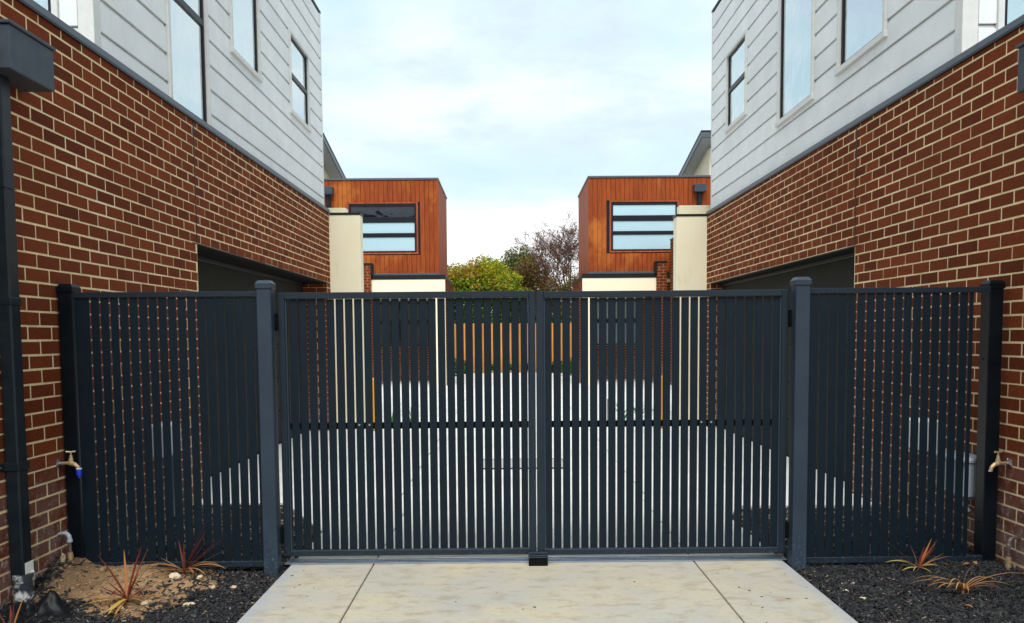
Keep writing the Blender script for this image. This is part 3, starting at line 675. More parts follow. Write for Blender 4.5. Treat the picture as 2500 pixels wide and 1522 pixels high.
chips('bark_crumbs', 120, -1.40, 1.76, 3.7, 4.95, lambda x, y: .002, lambda x, y: (.1 if abs(x-.17) < 1.1 else 1), M_bark, lo=.004, hi=.020, wd=(.003, .006), th=(.001, .003), lift=.001, tilt=.02, seed=10)

def stone_mesh(r, sx_, sy_, sz_, sub=2, amp=.35):
    bm = bmesh.new(); bmesh.ops.create_icosphere(bm, subdivisions=sub, radius=1); off = Vector((r.uniform(0, 99), r.uniform(0, 99), 0))
    for v in bm.verts:
        n = v.co.normalized(); k = 1+amp*noise.noise(n*1.3+off)+amp*.35*noise.noise(n*3.5+off); v.co = Vector((n.x*sx_*k, n.y*sy_*k, n.z*sz_*k))
    me = bpy.data.meshes.new('stone'); bm.to_mesh(me); bm.free(); return me
# clods of soil
r = random.Random(21); V = []; Fc = []
base = [stone_mesh(r, 1, .8, .5, 1, .9) for _ in range(5)]
for _ in range(4200):
    x = r.uniform(-2.79, -1.60); y = r.uniform(4.0, 4.93)
    s_ = soil_amt(x, y)
    if r.random() > (s_ if s_ > .3 else .06): continue
    q = base[r.randrange(5)]; sz = r.choice((.002, .002, .003, .003, .004, .005, .007, .010, .014 if r.random() < .4 else .004))*r.uniform(.7, 1.2); a = r.uniform(0, 6.3); ca, sa = math.cos(a), math.sin(a); k = len(V); z = hL(x, y)+sz*.12
    V += [(x+(v.co.x*ca-v.co.y*sa)*sz, y+(v.co.x*sa+v.co.y*ca)*sz, z+v.co.z*sz) for v in q.vertices]
    Fc += [tuple(i+k for i in p.vertices) for p in q.polygons]
me = bpy.data.meshes.new('soil_clods'); me.from_pydata(V, [], Fc)
M_clod = mat('soil_clod', (.31, .185, .09), .95, var=.5, nscale=60, namt=.3, col2=(.18, .105, .05)); me.materials.append(M_clod)
o = bpy.data.objects.new('soil_clods', me); COL.objects.link(o); o['kind'] = 'stuff'
M_paler = mat('cream_stone', (.68, .58, .42), .85, nscale=25, namt=.3, col2=(.55, .44, .28), bump=.5)
stones = [(-2.055, 4.72, .038, .03, .028, 'pale angular stone beside the red cordyline at the fence', M_paler), (-1.655, 4.60, .022, .02, .014, 'small cream stone on bark near the left gate post', M_stone),
          (-1.80, 4.30, .036, .016, .014, 'long sandy clod on black bark nearest the concrete', M_stone), (-2.02, 4.27, .04, .018, .015, 'long sandy stone at the edge of the brown soil', M_stone),
          (-1.78, 4.60, .03, .018, .012, 'flat sandy stone between the fence cordyline and the concrete', M_stone), (-2.20, 4.32, .026, .02, .016, 'sandy stone behind the front left cordyline', M_stone),
          (-2.12, 4.18, .02, .02, .014, 'round sandy stone just right of the front left cordyline', M_stone), (-2.745, 4.74, .022, .014, .040, 'upright brown rock leaning on the left brick wall by the pipe', M_stone),
          (-2.09, 4.05, .011, .01, .008, 'tiny white pebble on black bark at left', M_label), (-1.90, 4.72, .02, .014, .011, 'sandy pebble under the leaves of the fence cordyline', M_stone)]
for i, (x, y, a, b, c, lb, m_) in enumerate(stones):
    me = stone_mesh(r, a, b, c, 2, .45); me.materials.append(m_); o = bpy.data.objects.new('stone', me); COL.objects.link(o); o.location = (x, y, hL(x, y)+c*.45); o.rotation_euler.z = r.uniform(0, 3)
    tag(o, lb, 'stone', 'stones on the left garden bed')
for (x, y, lb) in ((1.93, 4.40, 'white bark piece beside the concrete edge at right'), (2.02, 4.52, 'second white pebble from the right concrete edge'), (1.97, 4.28, 'cream pebble lowest in the white cluster at right'), (2.20, 4.18, 'tan leaf-like chunk in the middle of the right bark bed')):
    me = stone_mesh(r, .018, .009, .007, 2, .5); me.materials.append(M_paler); o = bpy.data.objects.new('pebble', me); COL.objects.link(o); o.location = (x, y, hR(x, y)+.010); o.rotation_euler.z = r.uniform(0, 3)
    tag(o, lb, 'pebble', 'pebbles on the right garden bed')
# crumpled black plastic by the downpipe
bm = bmesh.new(); bmesh.ops.create_grid(bm, x_segments=60, y_segments=60, size=1)
for v in bm.verts:
    x, y = v.co.x, v.co.y; rr_ = math.hypot(x, y); ed = max(0, 1-rr_**3)
    X = -2.56+x*.235+.03*noise.noise(Vector((x*2, y*2, 9))); Y = 4.04+y*.25+.03*noise.noise(Vector((x*2, y*2, 19)))
    zz = .06*math.exp(-((X+2.47)/.07)**2-((Y-4.17)/.06)**2)*1.5 + .045*abs(noise.noise(Vector((x*2.6+y*1.1, y*2.2, 3)))) + .022*abs(noise.noise(Vector((x*7, y*5, 6))))
    v.co = Vector((min(max(X, -2.79), -2.2), Y, hL(X, Y)+.004+zz*ed*1.45))
me = bpy.data.meshes.new('plastic_sheet'); bm.to_mesh(me); bm.free(); me.materials.append(M_plastic)
for p in me.polygons: p.use_smooth = True
o = bpy.data.objects.new('plastic_sheet', me); COL.objects.link(o); rehome(o); tag(o, 'crumpled black plastic sheet lying below the left downpipe', 'plastic sheet')

# ------------------------------------------------------------------ gate, posts, fence panels
def post(x0, x1, y0, y1, zt, label, m_, group, zb=-.15):
    t = thing('gate_post' if group.startswith('posts') else 'fence_post', ((x0+x1)/2, (y0+y1)/2, 0), label, 'post', group)
    obj('shaft', MB().box(x0, x1, y0, y1, zb, zt-.038, .0045), m_, t)
    c = MB(); e = .006; c.box(x0-e, x1+e, y0-e, y1+e, zt-.052, zt-.020, .003)
    k = .016; a, b, p, q = x0-e, x1+e, y0-e, y1+e
    c.add([(a, p, zt-.0205), (b, p, zt-.0205), (b, q, zt-.0205), (a, q, zt-.0205), (a+k, p+k, zt), (b-k, p+k, zt), (b-k, q-k, zt), (a+k, q-k, zt)], [(0,1,5,4),(1,2,6,5),(2,3,7,6),(3,0,4,7),(4,5,6,7),(3,2,1,0)])
    obj('cap', c, m_, t)
    return t
pl = post(-1.552, -1.462, 4.85, 4.94, 1.822, 'thick dark grey post on the hinge side of the left gate leaf', M_post, 'posts the gate leaves hang on')
pr = post(1.783, 1.873, 4.85, 4.94, 1.818, 'thick dark grey post on the hinge side of the right gate leaf', M_post, 'posts the gate leaves hang on')
fl_ = post(-2.792, -2.702, 4.885, 4.975, 1.812, 'end post darkened for shade against the left brick wall', M_shadedpost, 'end posts against the brick walls')
fr_ = post(3.014, 3.104, 4.900, 4.995, 1.792, 'end post darkened for shade against the right brick wall', M_shadedpost, 'end posts against the brick walls')
for z in (1.30, .25): obj('bolt_hole', MB().tube([(3.0145, 4.95, z), (3.012, 4.95, z)], .009, 8), M_rubber, fr_)
def slatmesh(w, z0, z1, m_, th=.012): return fix(MB().box(-w/2, w/2, 0, th, z0, z1, .0015).mesh('slat', m_))
def panel(x0, x1, gaps, zt, zb, label, y=4.893, rail=.034, last=None):
    t = thing('slatted_fence', ((x0+x1)/2, y, 0), label, 'fence', 'slatted fence panels beside the gate')
    obj('top_rail', MB().box(x0, x1, y-.006, y+.026, zt-rail, zt, .002), M_frame, t); obj('bottom_rail', MB().box(x0, x1, y-.006, y+.030, zb-.022, zb+.015, .002), M_frame, t)
    ed = [x0+.003]+gaps+([last] if last else [x1-.003]); ms = {}
    for i in range(len(ed)-1):
        a = ed[i]+(.0046 if i else 0); b = ed[i+1]-(.0046 if i < len(ed)-2 else 0); w = round(b-a, 4)
        if w not in ms: ms[w] = slatmesh(w, zb+.016, zt-rail-.001, M_slat, .007)
        obj('slat', ms[w], None, t, loc=((a+b)/2, y+.004, 0))
    return t
panel(-2.701, -1.554, [-2.600+.0598*i for i in range(18)], 1.758, .040, 'slatted dark fence panel between the left brick wall and the gate', last=None)
panel(1.875, 3.013, [1.947+.0585*i for i in range(17)], 1.750, .030, 'slatted dark fence panel between the gate and the right brick wall', last=2.914)
def leaf_gate(x0, x1, sl, sr, gaps, zt, zb, label, hinge_x, bolts, hs):
    t = thing('gate_leaf', ((x0+x1)/2, 4.96, 0), label, 'gate', 'leaves of the double gate'); y0, y1 = 4.945, 4.985
    obj('stile', MB().box(x0, x0+sl, y0, y1, zb, zt, .0025), M_frame, t); obj('stile', MB().box(x1-sr, x1, y0, y1, zb, zt, .0025), M_frame, t)
    obj('top_rail', MB().box(x0+sl+.0002, x1-sr-.0002, y0, y1, zt-.040, zt, .0025), M_frame, t); obj('bottom_rail', MB().box(x0+sl+.0002, x1-sr-.0002, y0, y1, zb, zb+.037, .0025), M_frame, t)
    obj('middle_rail', MB().box(x0+sl+.0005, x1-sr-.0005, 4.983, 5.003, .880, .921, .002), M_rubber, t)
    b = MB()
    for (a, c) in ((x0+sl+.0003, x0+sl+.009), (x1-sr-.009, x1-sr-.0003)): b.box(a, c, y0+.012, y1-.004, zb+.038, zt-.041)
    obj('inner_lip', b, M_post, t)
    ed = [x0+sl+.004]+gaps+[x1-sr-.004]; ms = {}
    for i in range(len(ed)-1):
        a = ed[i]+(.0053 if 0 < i else 0); b = ed[i+1]-(.0053 if i < len(ed)-2 else 0); w = round(b-a, 4)
        if w < .006: continue
        if w not in ms: ms[w] = slatmesh(w, zb+.040, zt-.0415, M_slat)
        obj('slat', ms[w], None, t, loc=((a+b)/2, y0+.020, 0))
    for z in (1.565, .21):
        h_ = MB(); h_.box(hinge_x-.011, hinge_x+.011, 4.932, 4.975, z-.055, z+.055, .002); h_.tube([(hinge_x, 4.925, z-.045), (hinge_x, 4.925, z+.045)], .007, 8); obj('hinge', h_, M_rubber, t)
    for x_ in bolts: obj('bolt', MB().tube([(x_, 4.964, .909), (x_, 4.959, .909)], .0065, 10), M_chrome, t)
    return t
LX0, LX1, RX0, RX1 = -1.448, .1715, .1775, 1.772
leaf_gate(LX0, LX1, .041, .038, [-1.3862+.05838*i for i in range(26)]+[.1262], 1.750, .066, 'left leaf of the slatted double gate', -1.456, (-.952, -.888), 1)
leaf_gate(RX0, RX1, .047, .041, [.2268]+[.2812+.05805*i for i in range(25)], 1.746, .060, 'right leaf of the slatted double gate', 1.779, (1.229, 1.292), -1)
gs = thing('gate_stop', (.18, 4.92, 0), 'black floor block at the foot of the gate where the leaves meet', 'gate stop')
obj('block', MB().box(.120, .242, 4.905, 4.940, .001, .052, .003), M_rubber, gs)
b = MB(); b.box(.118, .244, 4.900, 4.942, .0525, .060, .002); b.box(.119, .243, 4.908, 4.942, .0605, .070, .002); b.box(.118, .244, 4.914, 4.942, .0705, .088, .002); obj('cap_plate', b, M_frame, gs)

# ------------------------------------------------------------------ pipes and taps
dp = thing('downpipe', (-2.75, 4.36, 0), 'tall dark rectangular downpipe on the left brick wall with a large rain head on top', 'downpipe')
obj('pipe', MB().box(-2.798, -2.722, 4.312, 4.402, .13, 2.90, .008), M_pipe, dp)
b = MB(); b.box(-2.799, -2.716, 4.306, 4.408, 2.295, 2.30, .001); b.box(-2.799, -2.719, 4.309, 4.405, 1.66, 1.70, .002); obj('joint_collar', b, M_pipe, dp)
b = MB(); b.box(-2.801, -2.716, 4.306, 4.408, .74, .785, .003); b.box(-2.801, -2.797, 4.255, 4.306, .74, .785, .002); s_ = obj('bracket', b, M_pipe, dp)
obj('screw', MB().tube([(-2.797, 4.278, .763), (-2.792, 4.278, .763)], .006, 8), M_chrome, s_)
def rainbox(xo, xi, label=None, par=None):
    b = MB(); b.box(xo, xi, 4.235, 4.640, 2.898, 3.13, .006); x0_, x1_ = sorted((xo, xi)); b.box(x0_-.002 if xi < 0 else x0_-.010, x1_+.010 if xi < 0 else x1_+.002, 4.225, 4.650, 3.131, 3.150, .004)
    return obj('rain_box', b, M_head, par)
rainbox(-2.800, -2.612, par=dp)
b = MB(); b.tube([(-2.755, 4.360, -.08), (-2.755, 4.360, .150)], .053, 20); b.tube([(-2.755, 4.360, .105), (-2.755, 4.360, .152)], .057, 20); obj('pvc_collar', b, M_whitep, dp)
obj('paper_tag', MB().add([(-2.716, 4.318, .150), (-2.716, 4.404, .150), (-2.716, 4.408, .215), (-2.716, 4.330, .195)], [(0, 1, 2, 3)]) or (lambda m_: m_)(MB().box(-2.7215, -2.7195, 4.330, 4.404, .150, .215)), M_label, dp)
d2 = thing('downpipe', (3.10, 4.4, 0), 'dark downpipe and rain head on the right brick wall at the edge of the picture', 'downpipe')
obj('pipe', MB().box(3.070, 3.146, 4.20, 4.29, -.05, 2.86, .008), M_pipe, d2)
b = MB(); b.box(2.985, 3.148, 4.20, 4.655, 2.862, 3.115, .006); b.box(2.975, 3.148, 4.19, 4.665, 3.116, 3.134, .004); obj('rain_box', b, M_head, d2)

def tap(x, y, z, sg, end, label, blue):
    t = thing('garden_tap', (x, y, z), label, 'tap', 'brass garden taps on the brick walls'); ey = y+end
    f = MB(); f.tube([(x+sg*.001, y, z), (x+sg*.006, y, z), (x+sg*.014, y, z)], [.030, .030, .017], 20); obj('wall_flange', f, M_chrome, t)
    b = MB(); xs = [x+sg*.012, x+sg*.055, x+sg*.058, x+sg*.075, x+sg*.088, x+sg*.112, x+sg*.132, x+sg*.137]
    ys_ = [0, 0, 0, end*.4, end*.6, end*.85, end, end]; zs_ = [0, 0, 0, .002, 0, -.006, -.022, -.038]
    b.tube([(xs[i], y+ys_[i], z+zs_[i]) for i in range(8)], [.009, .009, .013, .013, .016, .013, .011, .010], 12)
    b.tube([(x+sg*.086, y+end*.6, z+.005), (x+sg*.086, y+end*.6, z+.030), (x+sg*.086, y+end*.6, z+.032), (x+sg*.086, y+end*.6, z+.05)], [.014, .013, .010, .009], 12); obj('body', b, M_brass, t)
    b = MB(); b.tube([(x+sg*.086, y+end*.6, z+.05), (x+sg*.086, y+end*.6, z+.072)], .0045, 8); b.tube([(x+sg*.086-.026, y+end*.6-.008, z+.074), (x+sg*.086, y+end*.6, z+.071), (x+sg*.086+.026, y+end*.6+.008, z+.074)], [.0065, .005, .0065], 8); obj('handle', b, M_brass, t)
    e = Vector((xs[7], ey, z-.038))
    if blue:
        b = MB(); b.tube([e+Vector((0, 0, .004)), e-Vector((0, 0, .010)), e-Vector((0, 0, .012)), e-Vector((0, 0, .034)), e-Vector((0, 0, .036)), e-Vector((0, 0, .052))], [.017, .018, .0155, .0145, .008, .007], 16); obj('hose_fitting', b, M_blue, t)
        obj('fitting_ring', MB().tube([e+Vector((0, 0, .0045)), e+Vector((0, 0, .008))], .0165, 16), M_whitep if False else M_label, t)
    else: obj('spout_ring', MB().tube([e, e-Vector((0, 0, .009))], .0125, 14), M_chrome, t)
tap(-2.802, 4.835, .700, 1, -.02, 'brass garden tap with blue hose fitting on the left brick wall', True)
tap(3.150, 4.865, .645, -1, -.03, 'bare brass garden tap on the right brick wall', False)
def riser(x, y, z, sg, label, m_, zb):
    t = thing('water_pipe', (x, y, 0), label, 'pipe', 'copper water pipes bending into the ground')
    X = x+sg*.070
    obj('elbow', MB().tube([(x, y, z), (x+sg*.035, y, z+.006), (x+sg*.056, y, z), (X-sg*.003, y, z-.016), (X, y, z-.035), (X, y, z-.038), (X, y, z-.05)], [.009, .010, .0125, .0135, .013, .016, .016], 12), m_, t)
    obj('pipe', MB().tube([(X, y, z-.05), (X, y, zb)], .009, 12), M_copper, t)
    b = MB(); zz = z-.115
    for i, (rr_, hh_) in enumerate(((.015, .016), (.0175, .018), (.0155, .012), (.0175, .02), (.014, .02))): b.tube([(X, y, zz), (X, y, zz-hh_*.92)], rr_, 8 if i % 2 else 14); zz -= hh_
    obj('brass_union', b, M_brass, t)
riser(-2.802, 4.80, .262, 1, 'grey bent water pipe with brass union at the foot of the left wall', M_greybox, -.05)
riser(3.150, 4.74, .195, -1, 'brown bent water pipe with brass union at the foot of the right wall', M_copper, -.08)

# meter boxes seen between the slats
mbx = thing('meter_box', (-2.79, 6.3, .4), 'pale blue grey meter box on the left brick wall behind the fence', 'meter box')
obj('case', MB().box(-2.80, -2.66, 6.02, 6.30, .54, .80, .01), M_greybox, mbx); obj('lid', MB().box(-2.659, -2.645, 6.03, 6.29, .56, .79, .008), M_greybox, mbx)
obj('conduit', MB().tube([(-2.76, 6.42, .78), (-2.76, 6.42, .0)], .028, 12), mat('pale_blue_pvc', (.40, .52, .60), .5), mbx)
mb2 = thing('meter_box', (3.1, 5.7, .5), 'white meter box on the right brick wall behind the fence', 'meter box')
obj('case', MB().box(3.00, 3.148, 5.62, 5.84, .60, .83, .01), M_label, mb2); obj('lid', MB().box(2.988, 2.999, 5.63, 5.83, .61, .82, .004), M_label, mb2)
hr = thing('hose_reel_box', (3.06, 5.3, .35), 'rounded grey plastic box low on the right brick wall behind the end post', 'plastic box')
obj('case', MB().box(2.98, 3.148, 5.06, 5.42, .36, .64, .03), M_greybox, hr); obj('lid', MB().box(2.965, 3.149, 5.05, 5.43, .60, .645, .015), M_greybox, hr)
obj('hose_tail', MB().tube([(3.03, 5.15, .37), (3.03, 5.13, .32), (3.05, 5.11, .28)], .014, 10), M_greybox, hr)

# yellow bollards by the wing walls
for x_, lb in ((-2.11, 'yellow bollard beside the left cream wing wall behind the gate'), (2.37, 'yellow bollard beside the right cream wing wall behind the gate')):
    t = thing('bollard', (x_, 12.25, 0), lb, 'bollard', 'yellow bollards in the courtyard')
    obj('tube', MB().tube([(x_, 12.25, .006), (x_, 12.25, .80), (x_, 12.25, .825)], [.055, .055, .035], 20), M_yellow, t)
    obj('base_plate', MB().tube([(x_, 12.25, .001), (x_, 12.25, .008)], .10, 20), M_drain, t)
t = thing('letter_post', (1.70, 13.05, 0), 'short grey post with a white top in the courtyard right of the middle', 'post')
obj('shaft', MB().box(1.65, 1.73, 13.0, 13.08, 0, .40, .004), mat('grey_timber', (.22, .19, .16), .8), t); obj('white_box', MB().box(1.635, 1.745, 12.98, 13.10, .401, .68, .006), M_label, t)

# ------------------------------------------------------------------ far timber fence
tf = thing('timber_fence', (0, 31.5, 0), 'orange timber paling fence closing the far end of the driveway', 'fence')
pm = [fix(MB().box(-.0655, .0655, 0, .016, .10, 1.955+d, .003).mesh('paling', M_fence)) for d in (0, .012, -.010)]
x = -6.0; i = 0
while x < 6.2: obj('paling', pm[i % 3 if i % 7 else 1], None, tf, loc=(x, 31.5+(.012 if i % 2 else 0), 0)); x += .136; i += 1
obj('plinth', MB().box(-6.1, 6.3, 31.485, 31.499, -.05, .115, .003), M_fence, tf)
obj('top_rail', MB().box(-6.1, 6.3, 31.53, 31.58, 1.70, 1.79, .003), M_fence, tf)
sg_ = obj('notice', MB().box(.13, .40, 31.47, 31.484, 1.72, 1.90, .002), mat('white_notice', (.7, .72, .74), .5)); tag(rehome(sg_), 'small white notice fixed high on the timber fence', 'sign')

# ------------------------------------------------------------------ plants
def leafmat(name, cols, rough=.65, trans=.25):
    if name in MATS: return MATS[name]
    m = bpy.data.materials.new(name); m.use_nodes = True; t = m.node_tree; b = t.nodes['Principled BSDF']; b.inputs['Roughness'].default_value = rough; b.inputs['Specular IOR Level'].default_value = .2
    g = N(t, 'ShaderNodeNewGeometry'); oi = N(t, 'ShaderNodeObjectInfo'); a = N(t, 'ShaderNodeMath', operation='ADD'); t.links.new(g.outputs['Random Per Island'], a.inputs[0]); t.links.new(oi.outputs['Random'], a.inputs[1])
    fr = N(t, 'ShaderNodeMath', operation='FRACT'); t.links.new(a.outputs[0], fr.inputs[0])
    rp = ramp(t, [(i/max(1, len(cols)-1), c) for i, c in enumerate(cols)]); t.links.new(fr.outputs[0], rp.inputs[0])
    t.links.new(rp.outputs[0], b.inputs['Base Color'])
    if trans:
        tr = N(t, 'ShaderNodeBsdfTranslucent'); t.links.new(rp.outputs[0], tr.inputs[0]); mx = N(t, 'ShaderNodeMixShader', Fac=trans); mx.inputs[0].default_value = trans
        t.links.new(b.outputs[0], mx.inputs[1]); t.links.new(tr.outputs[0], mx.inputs[2]); t.links.new(mx.outputs[0], t.nodes['Material Output'].inputs[0])
    MATS[name] = m; return m
ML_red = leafmat('red_leaf', [(.17, .028, .013), (.09, .016, .010), (.24, .055, .022), (.14, .04, .022)])
ML_orange = leafmat('orange_leaf', [(.48, .18, .06), (.36, .11, .045), (.52, .25, .08), (.32, .10, .04)])
ML_yellow = leafmat('yellow_leaf', [(.62, .42, .04), (.52, .36, .08), (.60, .30, .05)])
ML_dry = leafmat('dry_leaf', [(.52, .29, .12), (.42, .21, .08), (.58, .40, .20), (.38, .17, .07)])
ML_thin = leafmat('thin_dead_leaf', [(.20, .13, .08), (.28, .19, .12), (.12, .07, .05)])
ML_lime = leafmat('green_yellow_leaf', [(.38, .42, .07), (.55, .46, .14)])
def blade(base, az, el, L, w, droop, seg=10, twist=0., curl=0.):
    """a strap leaf: starts at elevation el, bends down by droop over its length"""
    mb = MB(); p = Vector(base); e = el; a = az; pts = []
    for i in range(seg+1):
        t_ = i/seg; d = Vector((math.cos(a)*math.cos(e), math.sin(a)*math.cos(e), math.sin(e))); s_ = Vector((-math.sin(a+twist*t_), math.cos(a+twist*t_), 0))
        n_ = d.cross(s_).normalized(); ww = w*(math.sin(math.pi*min(1, (t_*.78+.22)))**.7 if t_ < .97 else .04)*(1-.15*t_)
        pts.append((p-s_*ww/2+n_*ww*.16, p.copy(), p+s_*ww/2+n_*ww*.16)); p = p+d*(L/seg); e -= droop/seg*(.5+t_); a += curl/seg
    vs = [tuple(q) for r_ in pts for q in r_]; fs = []
    for i in range(seg):
        k = i*3; fs += [(k, k+1, k+4, k+3), (k+1, k+2, k+5, k+4)]
    mb.add(vs, fs); return mb
def cordyline(x, y, z, label, spec, group='strappy cordyline plants', k=1.15, stem=True):
    t = thing('cordyline', (x, y, z), label, 'plant', group)
    obj('stem', MB().tube([(x, y, z-.03), (x, y, z+(.04 if stem else .022))], [.009, .006], 8), ML_red if stem else ML_orange, t)
    for (az, el, L, w, dr, m_, *cu) in spec:
        L *= k; w *= 1.2
        me = blade((x, y, z+.02), R(az), R(el), L, w, R(dr), curl=R(cu[0]) if cu else 0).mesh('leaf', m_, True)
        o = obj('leaf', me, None, t)
    return t
z = hL(-2.127, 4.266)
cordyline(-2.127, 4.27, z, 'red cordyline on brown soil in front of the left fence, yellow at its base',
    [(172, 60, .25, .015, 14, ML_red), (120, 70, .235, .012, 8, ML_orange), (62, 72, .25, .016, 8, ML_red), (48, 66, .25, .013, 6, ML_red), (25, 58, .20, .010, 6, ML_red), (176, 22, .15, .014, -6, ML_red), (168, 38, .15, .010, 6, ML_red), (8, 26, .17, .014, -6, ML_red),
     (15, 34, .13, .010, 4, ML_orange), (196, 14, .21, .011, 34, ML_dry), (204, 8, .19, .012, 24, ML_yellow), (186, 6, .20, .009, 20, ML_orange), (212, 18, .16, .008, 34, ML_thin), (346, 16, .22, .011, 26, ML_orange), (352, 8, .26, .009, 16, ML_dry), (332, 12, .12, .010, 30, ML_orange),
     (266, 6, .16, .024, 36, ML_yellow), (256, 2, .15, .012, 28, ML_dry), (276, -2, .17, .012, 26, ML_orange), (140, 40, .14, .008, 16, ML_red), (80, 50, .14, .010, 14, ML_red), (10, 8, .20, .007, 8, ML_thin)], k=1.18)
z = hL(-2.03, 4.80)
cordyline(-2.03, 4.80, z, 'dark red cordyline leaning against the left fence slats',
    [(20, 66, .29, .020, 2, ML_red), (40, 60, .23, .014, 6, ML_red), (6, 38, .29, .020, -6, ML_red), (14, 42, .22, .016, 2, ML_red), (0, 26, .26, .009, -4, ML_thin), (8, 12, .22, .006, 2, ML_thin), (345, 26, .26, .022, 56, ML_orange), (352, 34, .20, .014, 60, ML_dry), (196, 32, .21, .018, 62, ML_orange), (210, 40, .19, .014, 76, ML_orange),
     (310, 34, .16, .018, 80, ML_orange), (325, 26, .20, .010, 70, ML_dry), (238, 34, .14, .014, 66, ML_red), (172, 28, .15, .010, 2, ML_thin), (178, 26, .24, .008, 44, ML_thin), (355, 16, .24, .009, 30, ML_thin), (130, 66, .17, .009, 10, ML_red), (110, 74, .15, .010, 8, ML_red), (30, 52, .19, .012, 6, ML_red), (222, 22, .22, .010, 60, ML_orange)], k=1.2)
z = hL(-2.50, 3.90)
cordyline(-2.50, 3.84, z-.03, 'cordyline of which only reddish leaf tips rise into the lower left corner',
    [(60, 70, .21, .012, 6, ML_orange), (95, 76, .17, .010, 6, ML_red), (165, 58, .20, .009, 8, ML_red), (172, 44, .22, .007, 12, ML_thin), (10, 42, .22, .007, 10, ML_dry), (120, 60, .16, .009, 12, ML_red), (0, 30, .15, .012, 25, ML_orange), (200, 30, .15, .012, 25, ML_dry)], k=1.0)
z = hR(2.55, 4.76)
cordyline(2.545, 4.78, z, 'red and green cordyline leaning against the right fence slats',
    [(28, 52, .21, .013, -4, ML_orange), (20, 46, .22, .014, -2, ML_red), (35, 44, .17, .012, 2, ML_orange), (40, 58, .15, .010, 4, ML_red), (5, 26, .22, .009, 26, ML_orange), (12, 24, .20, .007, 0, ML_thin), (352, 22, .13, .014, 46, ML_lime), (186, 28, .23, .018, 50, ML_lime), (178, 36, .17, .010, 60, ML_dry),
     (205, 12, .15, .014, 34, ML_lime), (165, 40, .26, .006, 0, ML_thin), (110, 66, .15, .006, 10, ML_thin), (290, 14, .10, .008, 50, ML_dry), (230, 24, .14, .008, 60, ML_dry), (340, 36, .12, .008, 60, ML_dry), (15, 56, .12, .010, 8, ML_orange), (24, 38, .19, .009, 6, ML_red)], k=1.0)
z = hR(2.55, 4.30)
cordyline(2.56, 4.33, z+.004, 'dried out orange cordyline flopped over on the right bark bed',
    [(185, 46, .22, .009, 92, ML_dry), (178, 40, .25, .008, 78, ML_dry), (192, 50, .20, .008, 104, ML_dry), (200, 40, .18, .010, 88, ML_dry), (228, 56, .17, .011, 120, ML_dry), (218, 62, .19, .012, 122, ML_dry), (250, 52, .15, .013, 110, ML_orange), (242, 62, .13, .014, 120, ML_dry), (210, 48, .15, .010, 96, ML_yellow), (182, 30, .27, .007, 62, ML_dry),
     (345, 40, .31, .011, 62, ML_dry), (335, 40, .22, .009, 80, ML_dry), (352, 52, .20, .008, 104, ML_dry), (322, 44, .18, .009, 92, ML_orange), (5, 60, .17, .009, 122, ML_dry), (30, 82, .25, .005, 190, ML_thin), (345, 30, .15, .010, 60, ML_orange), (80, 50, .08, .009, 60, ML_orange), (178, 20, .12, .008, 30, ML_red), (336, 24, .36, .006, 34, ML_thin), (188, 34, .20, .009, 74, ML_orange)], k=1.2, stem=False)
z = hR(3.0, 4.35)
cordyline(3.03, 4.30, z, 'cordyline of which only a few brown tips show at the right edge', [(140, 60, .18, .010, 10, ML_orange), (165, 40, .26, .005, 20, ML_thin), (170, 30, .30, .005, 14, ML_thin), (200, 50, .13, .008, 30, ML_dry)], k=1.0)
b = MB(); ms_ = []
for (x, y, a, s_, m_, lb) in ((2.915, 4.80, 1.2, .030, ML_orange, 'fallen orange leaf at the foot of the right end post'), (2.83, 4.78, .2, .034, ML_orange, 'fallen red leaf below the bottom rail near the right end post'), (2.74, 4.79, 2.5, .028, ML_red, 'dark fallen leaf second from the right end post'), (2.445, 4.13, -1.1, .036, ML_orange, 'curled orange leaf below the dried cordyline'), (-2.62, 4.27, .4, .022, leafmat('weed_green', [(.05, .30, .03), (.10, .42, .05)]), 'small bright green weed at the foot of the left downpipe')):
    me = blade((x, y, (hL if x < 0 else hR)(x, y)+.012), a, .5, s_*1.6, s_*.7, 1.2, 6).mesh('fallen_leaf', m_, True); o = obj('fallen_leaf' if x > 0 else 'weed', me, None); rehome(o); tag(o, lb, 'leaf' if x > 0 else 'weed')

# courtyard strappy plants and shrubs
ML_green = leafmat('strap_green', [(.05, .22, .04), (.03, .14, .03), (.09, .30, .06)])
def clump(x, y, label, n, L, seed, group='green strappy plants in the courtyard'):
    r = random.Random(seed); t = thing('strappy_plant', (x, y, 0), label, 'plant', group)
    for _ in range(n): obj('leaf', blade((x+r.uniform(-.03, .03), y+r.uniform(-.03, .03), 0), r.uniform(0, 6.28), R(r.uniform(45, 80)), L*r.uniform(.7, 1.1), .022, R(r.uniform(20, 80)), 7).mesh('leaf', ML_green, True), None, t)
for i, (x, y, lb) in enumerate(((-1.98, 13.2, 'green strappy plant nearest the left yellow bollard'), (-1.66, 13.3, 'green strappy plant further from the left yellow bollard'), (1.92, 13.2, 'green strappy plant beside the short grey post'), (2.25, 13.4, 'green strappy plant near the right yellow bollard'), (2.55, 13.1, 'green strappy plant right behind the right yellow bollard'))): clump(x, y, lb, 16, .42, 30+i)

